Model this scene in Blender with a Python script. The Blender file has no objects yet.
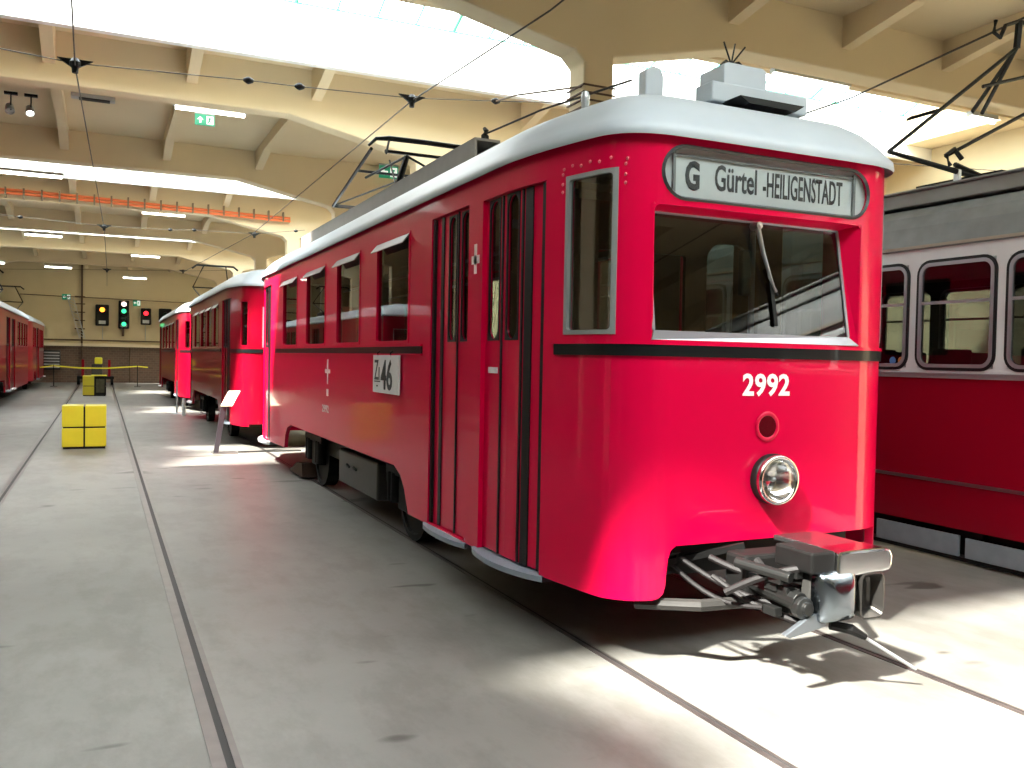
import bpy, bmesh, math, random
from mathutils import Vector, Matrix
C = bpy.context.scene.collection
random.seed(7)

# ---------------------------------------------------------------- camera
cam_data = bpy.data.cameras.new('camera'); cam = bpy.data.objects.new('camera', cam_data); C.objects.link(cam)
cam_data.sensor_width = 36; cam_data.sensor_fit = 'HORIZONTAL'; cam_data.lens = 880.0/1024.0*36
cam_data.clip_start = .05; cam_data.clip_end = 300
def _d(px, py): return Vector(((px-512)/880, -(py-384)/880, -1))
ry = _d(102, 352).normalized(); rx = _d(2400, 396); rx = (rx-ry*rx.dot(ry)).normalized(); rz = rx.cross(ry)
R = Matrix((rx, ry, rz))                      # rows: world axes seen from the camera = camera->world
cam.matrix_world = Matrix.Translation((0, 0, 1.5)) @ R.to_4x4()
bpy.context.scene.camera = cam

# ---------------------------------------------------------------- light
SKY = 8.8; SUN = 31.0; EXPO = 0.58
w = bpy.data.worlds.new('world'); bpy.context.scene.world = w; w.use_nodes = True
wn = w.node_tree.nodes; wn.clear()
bg = wn.new('ShaderNodeBackground'); wo = wn.new('ShaderNodeOutputWorld')
bg.inputs[0].default_value = (.93, .97, 1, 1); bg.inputs[1].default_value = SKY
w.node_tree.links.new(bg.outputs[0], wo.inputs[0])
sd = bpy.data.lights.new('sun', 'SUN'); sun = bpy.data.objects.new('sun', sd); C.objects.link(sun)
sd.energy = SUN; sd.angle = math.radians(3); sd.color = (1, .96, .88)
SX, SY = .85, .37                              # metres east / north per metre of height
sun.rotation_euler = Vector((SX, SY, -1)).to_track_quat('-Z', 'Y').to_euler()
sun.location = (-8, -3, 14)
vs = bpy.context.scene.view_settings
vs.view_transform = 'Standard'; vs.look = 'None'; vs.exposure = EXPO; vs.gamma = 1; vs.use_curve_mapping = False
PY = lambda k: 8.47+5.68*(k-1)
OPEN = [k for k in (-1, 1, 3, 5, 7)]
for k in OPEN:                                 # sampling portals in the skylight openings
    a = bpy.data.lights.new('skylight_portal', 'AREA'); a.shape = 'RECTANGLE'; a.size = 19.2; a.size_y = 3.0; a.cycles.is_portal = True
    o = bpy.data.objects.new('skylight_portal', a); C.objects.link(o)
    o.location = (5, PY(k)+3.05, 6.45); o.rotation_euler = (0, 0, 0)

# ---------------------------------------------------------------- materials
def mat(name, col, rough=.5, metal=0, noise=0, nscale=8, bump=0, bscale=30, coat=0, emit=None, estr=0, spec=None, detail=4):
    m = bpy.data.materials.new(name); m.use_nodes = True
    nt = m.node_tree; b = nt.nodes['Principled BSDF']
    b.inputs['Base Color'].default_value = (*col, 1); b.inputs['Roughness'].default_value = rough; b.inputs['Metallic'].default_value = metal
    if coat: b.inputs['Coat Weight'].default_value = coat; b.inputs['Coat Roughness'].default_value = .03
    if spec is not None: b.inputs['Specular IOR Level'].default_value = spec
    if emit: b.inputs['Emission Color'].default_value = (*emit, 1); b.inputs['Emission Strength'].default_value = estr
    tc = nt.nodes.new('ShaderNodeTexCoord')
    if noise:
        n = nt.nodes.new('ShaderNodeTexNoise'); n.inputs['Scale'].default_value = nscale; n.inputs['Detail'].default_value = detail
        r = nt.nodes.new('ShaderNodeMapRange'); r.inputs[3].default_value = 1-noise; r.inputs[4].default_value = 1+noise
        x = nt.nodes.new('ShaderNodeMix'); x.data_type = 'RGBA'; x.blend_type = 'MULTIPLY'; x.inputs[0].default_value = 1
        x.inputs[6].default_value = (*col, 1)
        nt.links.new(tc.outputs['Object'], n.inputs['Vector']); nt.links.new(n.outputs[0], r.inputs[0])
        nt.links.new(r.outputs[0], x.inputs[7]); nt.links.new(x.outputs[2], b.inputs['Base Color'])
    if bump:
        n = nt.nodes.new('ShaderNodeTexNoise'); n.inputs['Scale'].default_value = bscale
        p = nt.nodes.new('ShaderNodeBump'); p.inputs['Strength'].default_value = bump; p.inputs['Distance'].default_value = .02
        nt.links.new(tc.outputs['Object'], n.inputs['Vector']); nt.links.new(n.outputs[0], p.inputs['Height']); nt.links.new(p.outputs[0], b.inputs['Normal'])
    return m
def glass(name, tint, refl=.10, rough=0.0, milky=0):
    m = bpy.data.materials.new(name); m.use_nodes = True; nt = m.node_tree; nt.nodes.clear()
    t = nt.nodes.new('ShaderNodeBsdfTransparent'); t.inputs[0].default_value = (*tint, 1)
    g = nt.nodes.new('ShaderNodeBsdfGlossy'); g.inputs['Roughness'].default_value = rough
    lw = nt.nodes.new('ShaderNodeLayerWeight'); lw.inputs[0].default_value = .5
    f = nt.nodes.new('ShaderNodeMath'); f.operation = 'POWER'; f.inputs[1].default_value = 5; nt.links.new(lw.outputs['Facing'], f.inputs[0])
    mr = nt.nodes.new('ShaderNodeMapRange'); mr.inputs[3].default_value = refl; mr.inputs[4].default_value = 1
    x = nt.nodes.new('ShaderNodeMixShader'); o = nt.nodes.new('ShaderNodeOutputMaterial')
    nt.links.new(f.outputs[0], mr.inputs[0]); nt.links.new(mr.outputs[0], x.inputs[0]); nt.links.new(t.outputs[0], x.inputs[1]); nt.links.new(g.outputs[0], x.inputs[2])
    last = x
    if milky:
        d = nt.nodes.new('ShaderNodeBsdfDiffuse'); d.inputs[0].default_value = (.8, .85, .85, 1)
        y = nt.nodes.new('ShaderNodeMixShader'); y.inputs[0].default_value = milky
        nt.links.new(x.outputs[0], y.inputs[1]); nt.links.new(d.outputs[0], y.inputs[2]); last = y
    nt.links.new(last.outputs[0], o.inputs[0])
    return m
def emis(name, col, s):
    m = bpy.data.materials.new(name); m.use_nodes = True; nt = m.node_tree; nt.nodes.clear()
    e = nt.nodes.new('ShaderNodeEmission'); e.inputs[0].default_value = (*col, 1); e.inputs[1].default_value = s
    o = nt.nodes.new('ShaderNodeOutputMaterial'); nt.links.new(e.outputs[0], o.inputs[0]); return m

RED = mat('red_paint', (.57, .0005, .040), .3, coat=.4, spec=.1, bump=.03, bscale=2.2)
RED2 = mat('red_paint_darkened', (.24, .0008, .012), .3, coat=.5, spec=.15, bump=.03, bscale=2.2)  # darker copy of the red: shade on the other trams put into colour
WHITEP = mat('cream_white_paint', (.62, .64, .66), .3, coat=.5, noise=.04)
ROOFW = mat('pale_grey_roof_paint', (.40, .445, .48), .45, noise=.06, nscale=5)
ROOFG = mat('grey_roof', (.17, .18, .18), .6, noise=.35, nscale=6)
BOXG = mat('grey_roof_box', (.20, .185, .165), .6, noise=.15)
BLACK = mat('black_rubber', (.007, .008, .008), .45, spec=.25)
BLACKG = mat('black_gloss_band', (.007, .009, .009), .3, spec=.15, coat=.15)
UNDER = mat('dark_running_gear', (.006, .0057, .0055), .55, spec=.15, noise=.4, nscale=15)
GREYM = mat('worn_grey_metal', (.045, .043, .04), .45, .4, spec=.3, noise=.25, nscale=20)
CHROME = mat('polished_steel', (.62, .62, .62), .13, 1)
STEEL = mat('brushed_steel', (.42, .43, .44), .32, 1)
SILL = mat('silver_window_sill', (.33, .33, .36), .35, .6)
FRAMEG = mat('window_frame_grey', (.30, .32, .32), .4, .4)
STEP = mat('blue_grey_step', (.24, .28, .33), .5, .2, noise=.1)
STEPW = mat('white_step', (.75, .75, .75), .5)
GLASS = glass('window_glass', (.30, .33, .31), .10)
GLASSW = glass('windscreen_glass', (.42, .52, .47), .11)
GLASSD = glass('dark_tram_glass', (.20, .22, .21), .08)
GLASSR = glass('skylight_glass', (.93, .96, .96), .07)
SIGNGL = glass('sign_glass', (.92, .95, .95), .05)
WOOD = mat('interior_wood', (.16, .08, .035), .45, noise=.3)
DARKIN = mat('interior_dark', (.035, .035, .032), .6)
CREAMIN = mat('interior_cream', (.16, .14, .10), .6)
BLIND = mat('destination_blind', (.40, .43, .42), .6, noise=.05, nscale=20)
INK = mat('black_ink', (.02, .022, .025), .5)
NUMW = mat('white_number_paint', (.85, .85, .82), .4)
PLATEW = mat('white_plate', (.62, .60, .60), .45)
YEL = mat('yellow_board', (.62, .55, .02), .45, noise=.06)
YELB = mat('yellow_bright', (.75, .7, .03), .4)
WALLC = mat('cream_plaster', (.62, .52, .33), .85, noise=.06, nscale=1.5)
CEILC = mat('cream_concrete', (.70, .58, .38), .85, noise=.06, nscale=1.2)
GREEN = mat('green_steel', (.05, .30, .20), .5)
ORANGE = mat('orange_conduit', (.75, .17, .05), .5)
CLIP = mat('conduit_clip', (.15, .11, .06), .5)
WIRE = mat('dark_wire', (.03, .025, .02), .5)
RAIL = mat('rail_steel', (.115, .095, .09), .35, .6, noise=.35, nscale=10)
RAILG = mat('rail_groove', (.025, .022, .021), .7)
TUBE = emis('lamp_tube', (1, .97, .86), 9)
GALV = mat('galvanised', (.45, .47, .48), .4, .5)
SIGNG = mat('exit_green', (.03, .36, .21), .4, emit=(.0, .4, .2), estr=.12)
SIGNW = mat('exit_white', (.85, .9, .88), .4, emit=(.8, .9, .85), estr=.5)
RUST = mat('rusty_iron', (.10, .06, .035), .7, noise=.3)
BLUEG = mat('blue_grey_guard', (.21, .25, .28), .55, noise=.2, nscale=9)

def floor_mat():
    m = bpy.data.materials.new('concrete_floor'); m.use_nodes = True; nt = m.node_tree; b = nt.nodes['Principled BSDF']
    tc = nt.nodes.new('ShaderNodeTexCoord')
    def noise(sc, det, rough=.6, stretch=None):
        n = nt.nodes.new('ShaderNodeTexNoise'); n.inputs['Scale'].default_value = sc; n.inputs['Detail'].default_value = det; n.inputs['Roughness'].default_value = rough
        src = tc.outputs['Object']
        if stretch:
            mp = nt.nodes.new('ShaderNodeMapping'); mp.inputs['Scale'].default_value = stretch; nt.links.new(src, mp.inputs[0]); src = mp.outputs[0]
        nt.links.new(src, n.inputs['Vector']); return n
    n1 = noise(.55, 6); cr = nt.nodes.new('ShaderNodeValToRGB')
    cr.color_ramp.elements[0].position = .35; cr.color_ramp.elements[0].color = (.148, .141, .128, 1)
    cr.color_ramp.elements[1].position = .7; cr.color_ramp.elements[1].color = (.215, .206, .188, 1)
    nt.links.new(n1.outputs[0], cr.inputs[0])
    n2 = noise(3.2, 9, .7, (1.2, .55, 1)); r2 = nt.nodes.new('ShaderNodeValToRGB')       # fine scuffs
    r2.color_ramp.elements[0].position = .40; r2.color_ramp.elements[0].color = (.82, .81, .79, 1)
    r2.color_ramp.elements[1].position = .55; r2.color_ramp.elements[1].color = (1, 1, 1, 1)
    nt.links.new(n2.outputs[0], r2.inputs[0])
    n3 = noise(2.1, 2, .5, (.6, 1.6, 1)); r3 = nt.nodes.new('ShaderNodeValToRGB')        # dark oil spots
    r3.color_ramp.elements[0].position = .265; r3.color_ramp.elements[0].color = (.35, .33, .31, 1)
    r3.color_ramp.elements[1].position = .30; r3.color_ramp.elements[1].color = (1, 1, 1, 1)
    nt.links.new(n3.outputs[0], r3.inputs[0])
    def mul(a, c):
        x = nt.nodes.new('ShaderNodeMix'); x.data_type = 'RGBA'; x.blend_type = 'MULTIPLY'; x.inputs[0].default_value = 1
        nt.links.new(a, x.inputs[6]); nt.links.new(c, x.inputs[7]); return x.outputs[2]
    nt.links.new(mul(mul(cr.outputs[0], r2.outputs[0]), r3.outputs[0]), b.inputs['Base Color'])
    b.inputs['Roughness'].default_value = .42; b.inputs['Specular IOR Level'].default_value = .35
    p = nt.nodes.new('ShaderNodeBump'); p.inputs['Strength'].default_value = .12; p.inputs['Distance'].default_value = .02
    nt.links.new(n2.outputs[0], p.inputs['Height']); nt.links.new(p.outputs[0], b.inputs['Normal'])
    return m
FLOORM = floor_mat()
def brick_mat():
    m = bpy.data.materials.new('brown_brick'); m.use_nodes = True; nt = m.node_tree; b = nt.nodes['Principled BSDF']
    tc = nt.nodes.new('ShaderNodeTexCoord'); mp = nt.nodes.new('ShaderNodeMapping'); mp.inputs['Rotation'].default_value = (math.pi/2, 0, 0)
    k = nt.nodes.new('ShaderNodeTexBrick'); k.inputs['Scale'].default_value = 2.2
    k.inputs['Color1'].default_value = (.13, .075, .05, 1); k.inputs['Color2'].default_value = (.10, .06, .04, 1); k.inputs['Mortar'].default_value = (.15, .11, .08, 1)
    nt.links.new(tc.outputs['Object'], mp.inputs[0]); nt.links.new(mp.outputs[0], k.inputs['Vector']); nt.links.new(k.outputs[0], b.inputs['Base Color'])
    b.inputs['Roughness'].default_value = .5; return m
BRICK = brick_mat()

# ---------------------------------------------------------------- helpers
def wloc(o):
    v = Vector((0, 0, 0))
    while o is not None: v += o.location; o = o.parent
    return v
class MB:
    def __init__(s): s.bm = bmesh.new()
    def face(s, pts):
        vs_ = [s.bm.verts.new(p) for p in pts]
        try: return s.bm.faces.new(vs_)
        except ValueError: return None
    def box(s, x0, x1, y0, y1, z0, z1, m=None):
        P = [Vector((x, y, z)) for z in (z0, z1) for y in (y0, y1) for x in (x0, x1)]
        if m is not None: P = [m @ p for p in P]
        v = [s.bm.verts.new(p) for p in P]
        for f in ((0, 2, 3, 1), (4, 5, 7, 6), (0, 1, 5, 4), (2, 6, 7, 3), (0, 4, 6, 2), (1, 3, 7, 5)): s.bm.faces.new([v[i] for i in f])
        return s
    def bar(s, a, b, wd, ht=None, up=(0, 0, 1)):           # rectangular bar between two points
        a, b = Vector(a), Vector(b); d = b-a; L = d.length; z = d.normalized(); u = Vector(up)
        x = z.cross(u)
        if x.length < 1e-4: x = z.cross(Vector((1, 0, 0)))
        x.normalize(); y = x.cross(z); M4 = Matrix((x, y, z)).transposed().to_4x4(); M4.translation = a; ht = ht or wd
        return s.box(-wd/2, wd/2, -ht/2, ht/2, 0, L, M4)
    def tube(s, pts, r, n=8, caps=True):
        pts = [Vector(p) for p in pts]; rings = []
        for i, p in enumerate(pts):
            t = (pts[min(i+1, len(pts)-1)]-pts[max(i-1, 0)]).normalized()
            u = t.cross(Vector((0, 0, 1)))
            if u.length < 1e-3: u = t.cross(Vector((1, 0, 0)))
            u.normalize(); v = t.cross(u); rr = r[i] if isinstance(r, (list, tuple)) else r
            rings.append([s.bm.verts.new(p+rr*(math.cos(2*math.pi*k/n)*u+math.sin(2*math.pi*k/n)*v)) for k in range(n)])
        for a, b in zip(rings, rings[1:]):
            for k in range(n): s.bm.faces.new((a[k], a[(k+1) % n], b[(k+1) % n], b[k]))
        if caps: s.bm.faces.new(rings[0][::-1]); s.bm.faces.new(rings[-1])
        return s
    def lathe(s, c, ax, prof, n=32):                      # prof: (radius, distance along ax)
        c = Vector(c); ax = Vector(ax).normalized(); u = ax.cross(Vector((0, 0, 1)))
        if u.length < 1e-3: u = ax.cross(Vector((1, 0, 0)))
        u.normalize(); v = ax.cross(u); rings = []
        for r, h in prof:
            rings.append([s.bm.verts.new(c+ax*h+max(r, 1e-4)*(math.cos(2*math.pi*k/n)*u+math.sin(2*math.pi*k/n)*v)) for k in range(n)])
        for a, b in zip(rings, rings[1:]):
            for k in range(n): s.bm.faces.new((a[k], a[(k+1) % n], b[(k+1) % n], b[k]))
        return s
    def prism(s, poly, ax, a, b):                          # polygon in the plane across axis ax, extruded from a to b
        def P(u, v, w_): return ((w_, u, v), (u, w_, v), (u, v, w_))[ax]
        A = [s.bm.verts.new(P(u, v, a)) for u, v in poly]; B = [s.bm.verts.new(P(u, v, b)) for u, v in poly]
        s.bm.faces.new(A); s.bm.faces.new(B[::-1]); n = len(poly)
        for i in range(n): s.bm.faces.new((A[i], B[i], B[(i+1) % n], A[(i+1) % n]))
        return s
    def wall(s, pf, a, b, zlo, zhi, holes=(), knots=(), step=.3, off=0):
        """sheet along the path pf(t, off) from t=a to t=b with rounded holes (t0, t1, z0, z1, r)"""
        fl = zlo if callable(zlo) else (lambda t: zlo); fh = zhi if callable(zhi) else (lambda t: zhi)
        lo_t, hi_t = min(a, b), max(a, b); ts = {lo_t, hi_t}
        n = max(1, int((hi_t-lo_t)/step))
        ts |= {lo_t+(hi_t-lo_t)*i/n for i in range(n+1)}
        ts |= {k for k in knots if lo_t < k < hi_t}
        for h in holes:
            t0, t1, z0, z1, r = h
            for e in (t0, t1): ts.add(e)
            if r > 0:
                for i in range(1, 7):
                    q = r*(1-math.cos(i*math.pi/12)); ts.add(t0+q); ts.add(t1-q)
        ts = sorted(t for t in ts if lo_t-1e-6 <= t <= hi_t+1e-6)
        T = [ts[0]]
        for t in ts[1:]:
            if t-T[-1] > 1e-4: T.append(t)
        if a > b: T.reverse()
        cache = {}
        def V(t, z):
            k = (round(t, 5), round(z, 5))
            if k not in cache:
                x, y = pf(t, off); cache[k] = s.bm.verts.new((x, y, z))
            return cache[k]
        def edge(h, t):
            t0, t1, z0, z1, r = h
            if r <= 0: return z0, z1
            d = min(t-t0, t1-t)
            if d >= r: return z0, z1
            q = r-math.sqrt(max(0, r*r-(r-max(d, 0))**2)); return z0+q, z1-q
        for p, q in zip(T, T[1:]):
            m = (p+q)/2; hs = sorted([h for h in holes if h[0] < m < h[1]], key=lambda h: h[2])
            bp, bq = fl(p+(q-p)*1e-3), fl(q-(q-p)*1e-3)
            for h in hs:
                (pl, ph), (ql, qh) = edge(h, p), edge(h, q)
                if pl-bp > 1e-4 or ql-bq > 1e-4: s._q(V(p, bp), V(q, bq), V(q, max(ql, bq)), V(p, max(pl, bp)))
                bp, bq = ph, qh
            tp, tq = fh(p+(q-p)*1e-3), fh(q-(q-p)*1e-3)
            if tp > bp or tq > bq: s._q(V(p, bp), V(q, bq), V(q, tq), V(p, tp))
        return s
    def _q(s, *v):
        u = []
        for x in v:
            if x not in u: u.append(x)
        if len(u) > 2:
            try: s.bm.faces.new(u)
            except ValueError: pass
    def build(s, name, m, parent=None, solid=0, bevel=0, smooth=False, sub=0, recalc=True, split=False):
        bm = s.bm
        if solid == 0 and recalc: bmesh.ops.recalc_face_normals(bm, faces=bm.faces)
        if parent is not None: off = wloc(parent)
        else:
            xs = [v.co.x for v in bm.verts]; ys_ = [v.co.y for v in bm.verts]; zs = [v.co.z for v in bm.verts]
            off = Vector(((min(xs)+max(xs))/2, (min(ys_)+max(ys_))/2, min(zs)))
        for v in bm.verts: v.co -= off
        me = bpy.data.meshes.new(name); bm.to_mesh(me); bm.free(); me.materials.append(m)
        o = bpy.data.objects.new(name, me); C.objects.link(o)
        if parent is not None: o.parent = parent
        else: o.location = off
        if smooth:
            for p in me.polygons: p.use_smooth = True
        if solid:
            md = o.modifiers.new('thickness', 'SOLIDIFY'); md.thickness = abs(solid); md.offset = -1 if solid > 0 else 1
        if split:
            for p in me.polygons: p.use_smooth = True
            md = o.modifiers.new('split', 'EDGE_SPLIT'); md.split_angle = math.radians(32)
        if bevel:
            md = o.modifiers.new('bevel', 'BEVEL'); md.width = bevel; md.segments = 2; md.limit_method = 'ANGLE'; md.angle_limit = .6
        if sub:
            md = o.modifiers.new('subdivision', 'SUBSURF'); md.levels = sub; md.render_levels = sub
        return o
def tag(o, label=None, cat=None, group=None, kind=None):
    if label: o['label'] = label
    if cat: o['category'] = cat
    if group: o['group'] = group
    if kind: o['kind'] = kind
    return o
def thing(name, loc, label, cat, group=None):
    o = bpy.data.objects.new(name, None); C.objects.link(o); o.location = loc; o.empty_display_size = .2
    return tag(o, label, cat, group)
def text(name, s_, size, m, parent, loc, frame='front', xs=1, bold=0, depth=.001, spacing=1):
    cu = bpy.data.curves.new(name, 'FONT'); cu.body = s_; cu.size = size; cu.offset = bold; cu.extrude = depth; cu.space_character = spacing
    cu.resolution_u = 3
    t = bpy.data.objects.new(name, cu); me = bpy.data.meshes.new_from_object(t); bpy.data.objects.remove(t)
    if frame == 'front': M4 = Matrix(((1, 0, 0), (0, 0, -1), (0, 1, 0))).to_4x4()
    else: M4 = Matrix(((0, 0, -1), (-1, 0, 0), (0, 1, 0))).to_4x4()
    M4 = Matrix.Translation(Vector(loc)-wloc(parent)) @ M4 @ Matrix.Diagonal((xs, 1, 1, 1))
    me.transform(M4); me.materials.clear(); me.materials.append(m); me.name = name
    o = bpy.data.objects.new(name, me); C.objects.link(o); o.parent = parent; return o
def copy_tree(o, parent=None):
    c = o.copy(); C.objects.link(c)
    if parent is not None: c.parent = parent
    for ch in list(o.children): copy_tree(ch, c)
    return c

# ---------------------------------------------------------------- hall shell
XL, XC0, XC1, XR0, XR1 = -5.45, 4.75, 5.12, 15.3, 15.66
YB, YW = -8.6, 47.5
XW = -16.0  # unseen left nave, added with a solid roof for dim window reflections
fl = MB().box(XW-.3, XR1+.3, YB-.3, YW+.3, -.2, 0).build('floor', FLOORM); tag(fl, 'pale grey scuffed concrete floor of the tram hall', kind='structure')
def portal(k):
    y = PY(k); z1 = 6.55
    poly = [(XW, z1), (XW, 4.9), (-14.2, 5.28), (-8.0, 5.28), (XL-.35, 4.83), (XL-.35, 0), (XL, 0), (XL, 4.83), (-3.25, 5.28), (2.65, 5.30), (XC0-.12, 4.88), (XC0, 4.76), (XC0, 0), (XC1, 0), (XC1, 4.87), (6.8, 5.24), (13.4, 5.24), (XR0, 4.83), (XR0, 0), (XR1, 0), (XR1, z1)]
    b = MB().prism(poly, 1, y, y+.35)
    o = b.build('portal_frame', CEILC, bevel=.025); return tag(o, None, None, kind='structure')
for k in range(-1, 9):
    if PY(k) < YW-.4: portal(k)
RIBX = [-14.2, -12.3, -10.4, -8.5, -6.6, -4.4, -2.55, -.7, 1.2, 3.07, 6.75, 8.55, 10.35, 12.15, 13.9]
def rib(b, x, pts, w_=.16): b.prism(pts, 0, x-w_/2, x+w_/2)
def closed_bay(ya, yb):
    b = MB().box(XW-.3, XR1, ya, yb, 5.92, 6.2)
    for x in RIBX: rib(b, x, [(ya, 5.95), (ya, 5.45), (ya+.3, 5.5), (ya+1.1, 5.72), (yb-1.1, 5.72), (yb-.3, 5.58), (yb, 5.52), (yb, 5.95)])
    return tag(b.build('ceiling', CEILC), kind='structure')
def open_bay(ya, yb, xl=-4.8):
    b = MB()
    b.box(XW-.3, XR1, yb-1.0, yb, 6.03, 6.5)
    for x in RIBX: rib(b, x, [(yb-1.0, 6.05), (yb-1.0, 5.80), (yb-.75, 5.72), (yb-.3, 5.62), (yb, 5.56), (yb, 6.05)])
    b.box(XW-.3, XR1, ya, ya+1.1, 5.87, 6.5).box(XW-.3, XR1, ya+1.1, ya+1.24, 5.68, 6.58)
    for x in RIBX: rib(b, x, [(ya, 5.9), (ya, 5.45), (ya+.4, 5.55), (ya+1.1, 5.72), (ya+1.1, 5.9)])
    b.box(XW-.3, xl, ya+1.1, yb-1.0, 6.03, 6.58).box(14.8, XR1, ya+1.1, yb-1.0, 6.03, 6.58)
    c = tag(b.build('ceiling', CEILC), kind='structure')
    tag(MB().box(XW-.3, XR1, yb-1.14, yb-1.0, 5.76, 6.58).build('trim_3', mat('sunlit_white_kerb', (.85, .85, .83), .7)), kind='structure')  # kerb made whiter than the ceiling, sun glare put into its colour
    # glazed monitor
    y0, y1 = ya+1.17, yb-1.07; ym, ze, zr = (y0+y1)/2, 6.62, 7.25
    f = MB()
    f.box(xl, 14.8, y1-.03, y1+.03, 6.56, 6.63).box(xl, 14.8, y0-.03, y0+.03, 6.56, 6.63).box(xl, 14.8, ym-.03, ym+.03, zr-.03, zr+.04)
    x = xl
    while x < 14.9:
        big = round((x-xl)/.61) % 4 == 0; q = .05 if big else .025
        f.bar((x, y1, ze), (x, ym, zr), q, q*1.3).bar((x, y0, ze), (x, ym, zr), q, q*1.3); x += .61
    fo = tag(f.build('window_%d' % (OPEN.index(k)+1), GREEN), kind='structure')
    g = MB(); g.face([(xl, y0, ze), (14.8, y0, ze), (14.8, ym, zr), (xl, ym, zr)]); g.face([(xl, ym, zr), (14.8, ym, zr), (14.8, y1, ze), (xl, y1, ze)])
    g.build('pane', GLASSR, fo)
    e = MB().prism([(y0, 6.5), (y1, 6.5), (ym, zr+.02)], 0, xl-.06, xl).prism([(y0, 6.5), (y1, 6.5), (ym, zr+.02)], 0, 14.80, 14.86)
    e.build('gable_end', CEILC, fo)
for k in range(-1, 8):
    ya, yb = PY(k)+.35, min(PY(k+1), YW)
    if k == 7: open_bay(ya, 46.05); closed_bay(46.05, YW+.1)  # last opening shortened by added ceiling so sun stays off the back wall
    elif k % 2: open_bay(ya, yb, -4.0 if k < 0 else -4.8)  # unseen opening behind the camera narrowed to shape the near sun patch
    else: closed_bay(ya, yb)
closed_bay(YB, PY(-1))
# walls
def back_wall():
    b = MB().box(XW-.3, XR1+.3, YW, YW+.25, 1.9, 7.3)
    tag(b.build('wall_back', WALLC), kind='structure')
    tag(MB().box(XW-.3, XR1+.3, YW, YW+.25, 0, 1.9).build('wall_back_brick', BRICK), kind='structure')
    t = MB().box(XL, XR1, YW-.12, YW, 1.76, 1.90); tag(t.build('trim_1', mat('cream_ledge', (.72, .62, .45), .7)), kind='structure')
    tag(MB().box(XL, XR1, YW-.06, YW, 2.03, 2.09).build('trim_2', RUST), kind='structure')
back_wall()
tag(MB().box(XW-.3, XW, YB-.2, YW, 0, 7.3).build('wall_left', WALLC), kind='structure')
tag(MB().box(XR1-.1, XR1+.2, YB-.2, YW, 0, 7.3).build('wall_right', WALLC), kind='structure')
tag(MB().box(XW-.3, XR1+.3, YB-.25, YB, 4.6, 7.3).build('wall_front', WALLC), kind='structure')
tag(MB().box(XW-.3, XR1+.3, YB-.25, YB, 0, 4.6).build('door_1', mat('dark_unseen_gates', (.05, .045, .04), .5, noise=.2)), kind='structure')  # unseen gates, added dark so the windscreen reflects a dark end

# rails set in the floor
def rail(x, y0, y1, label, w_=1.0):
    t = thing('tram_rail', (x, y0, 0), label, 'rail')
    MB().box(x-.05*w_, x+.0, y0, y1, -.02, .004).build('rail_head', RAIL, t)
    MB().box(x+.0, x+.03*w_, y0, y1, -.02, .001).build('rail_groove', RAILG, t)
    MB().box(x+.03*w_, x+.055*w_, y0, y1, -.02, .003).build('guard_lip', RAIL, t)
rail(-.93, 1, 44, 'flush grooved rail left of the yellow cube')
rail(.42, 1, 44, 'long flush grooved rail in the open floor, right of the yellow cube')
rail(2.33, 1, 46, 'flush rail under the near side of the red tram numbered 2992', .5)
rail(3.66, 1, 46, 'flush rail under the far side of the red tram, passing below its coupler', .5)
rail(6.45, -7, 30, 'flush rail under the red and white tram at the right')
rail(-2.85, 12, 46, 'flush rail under the red trams along the left wall')

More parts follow.
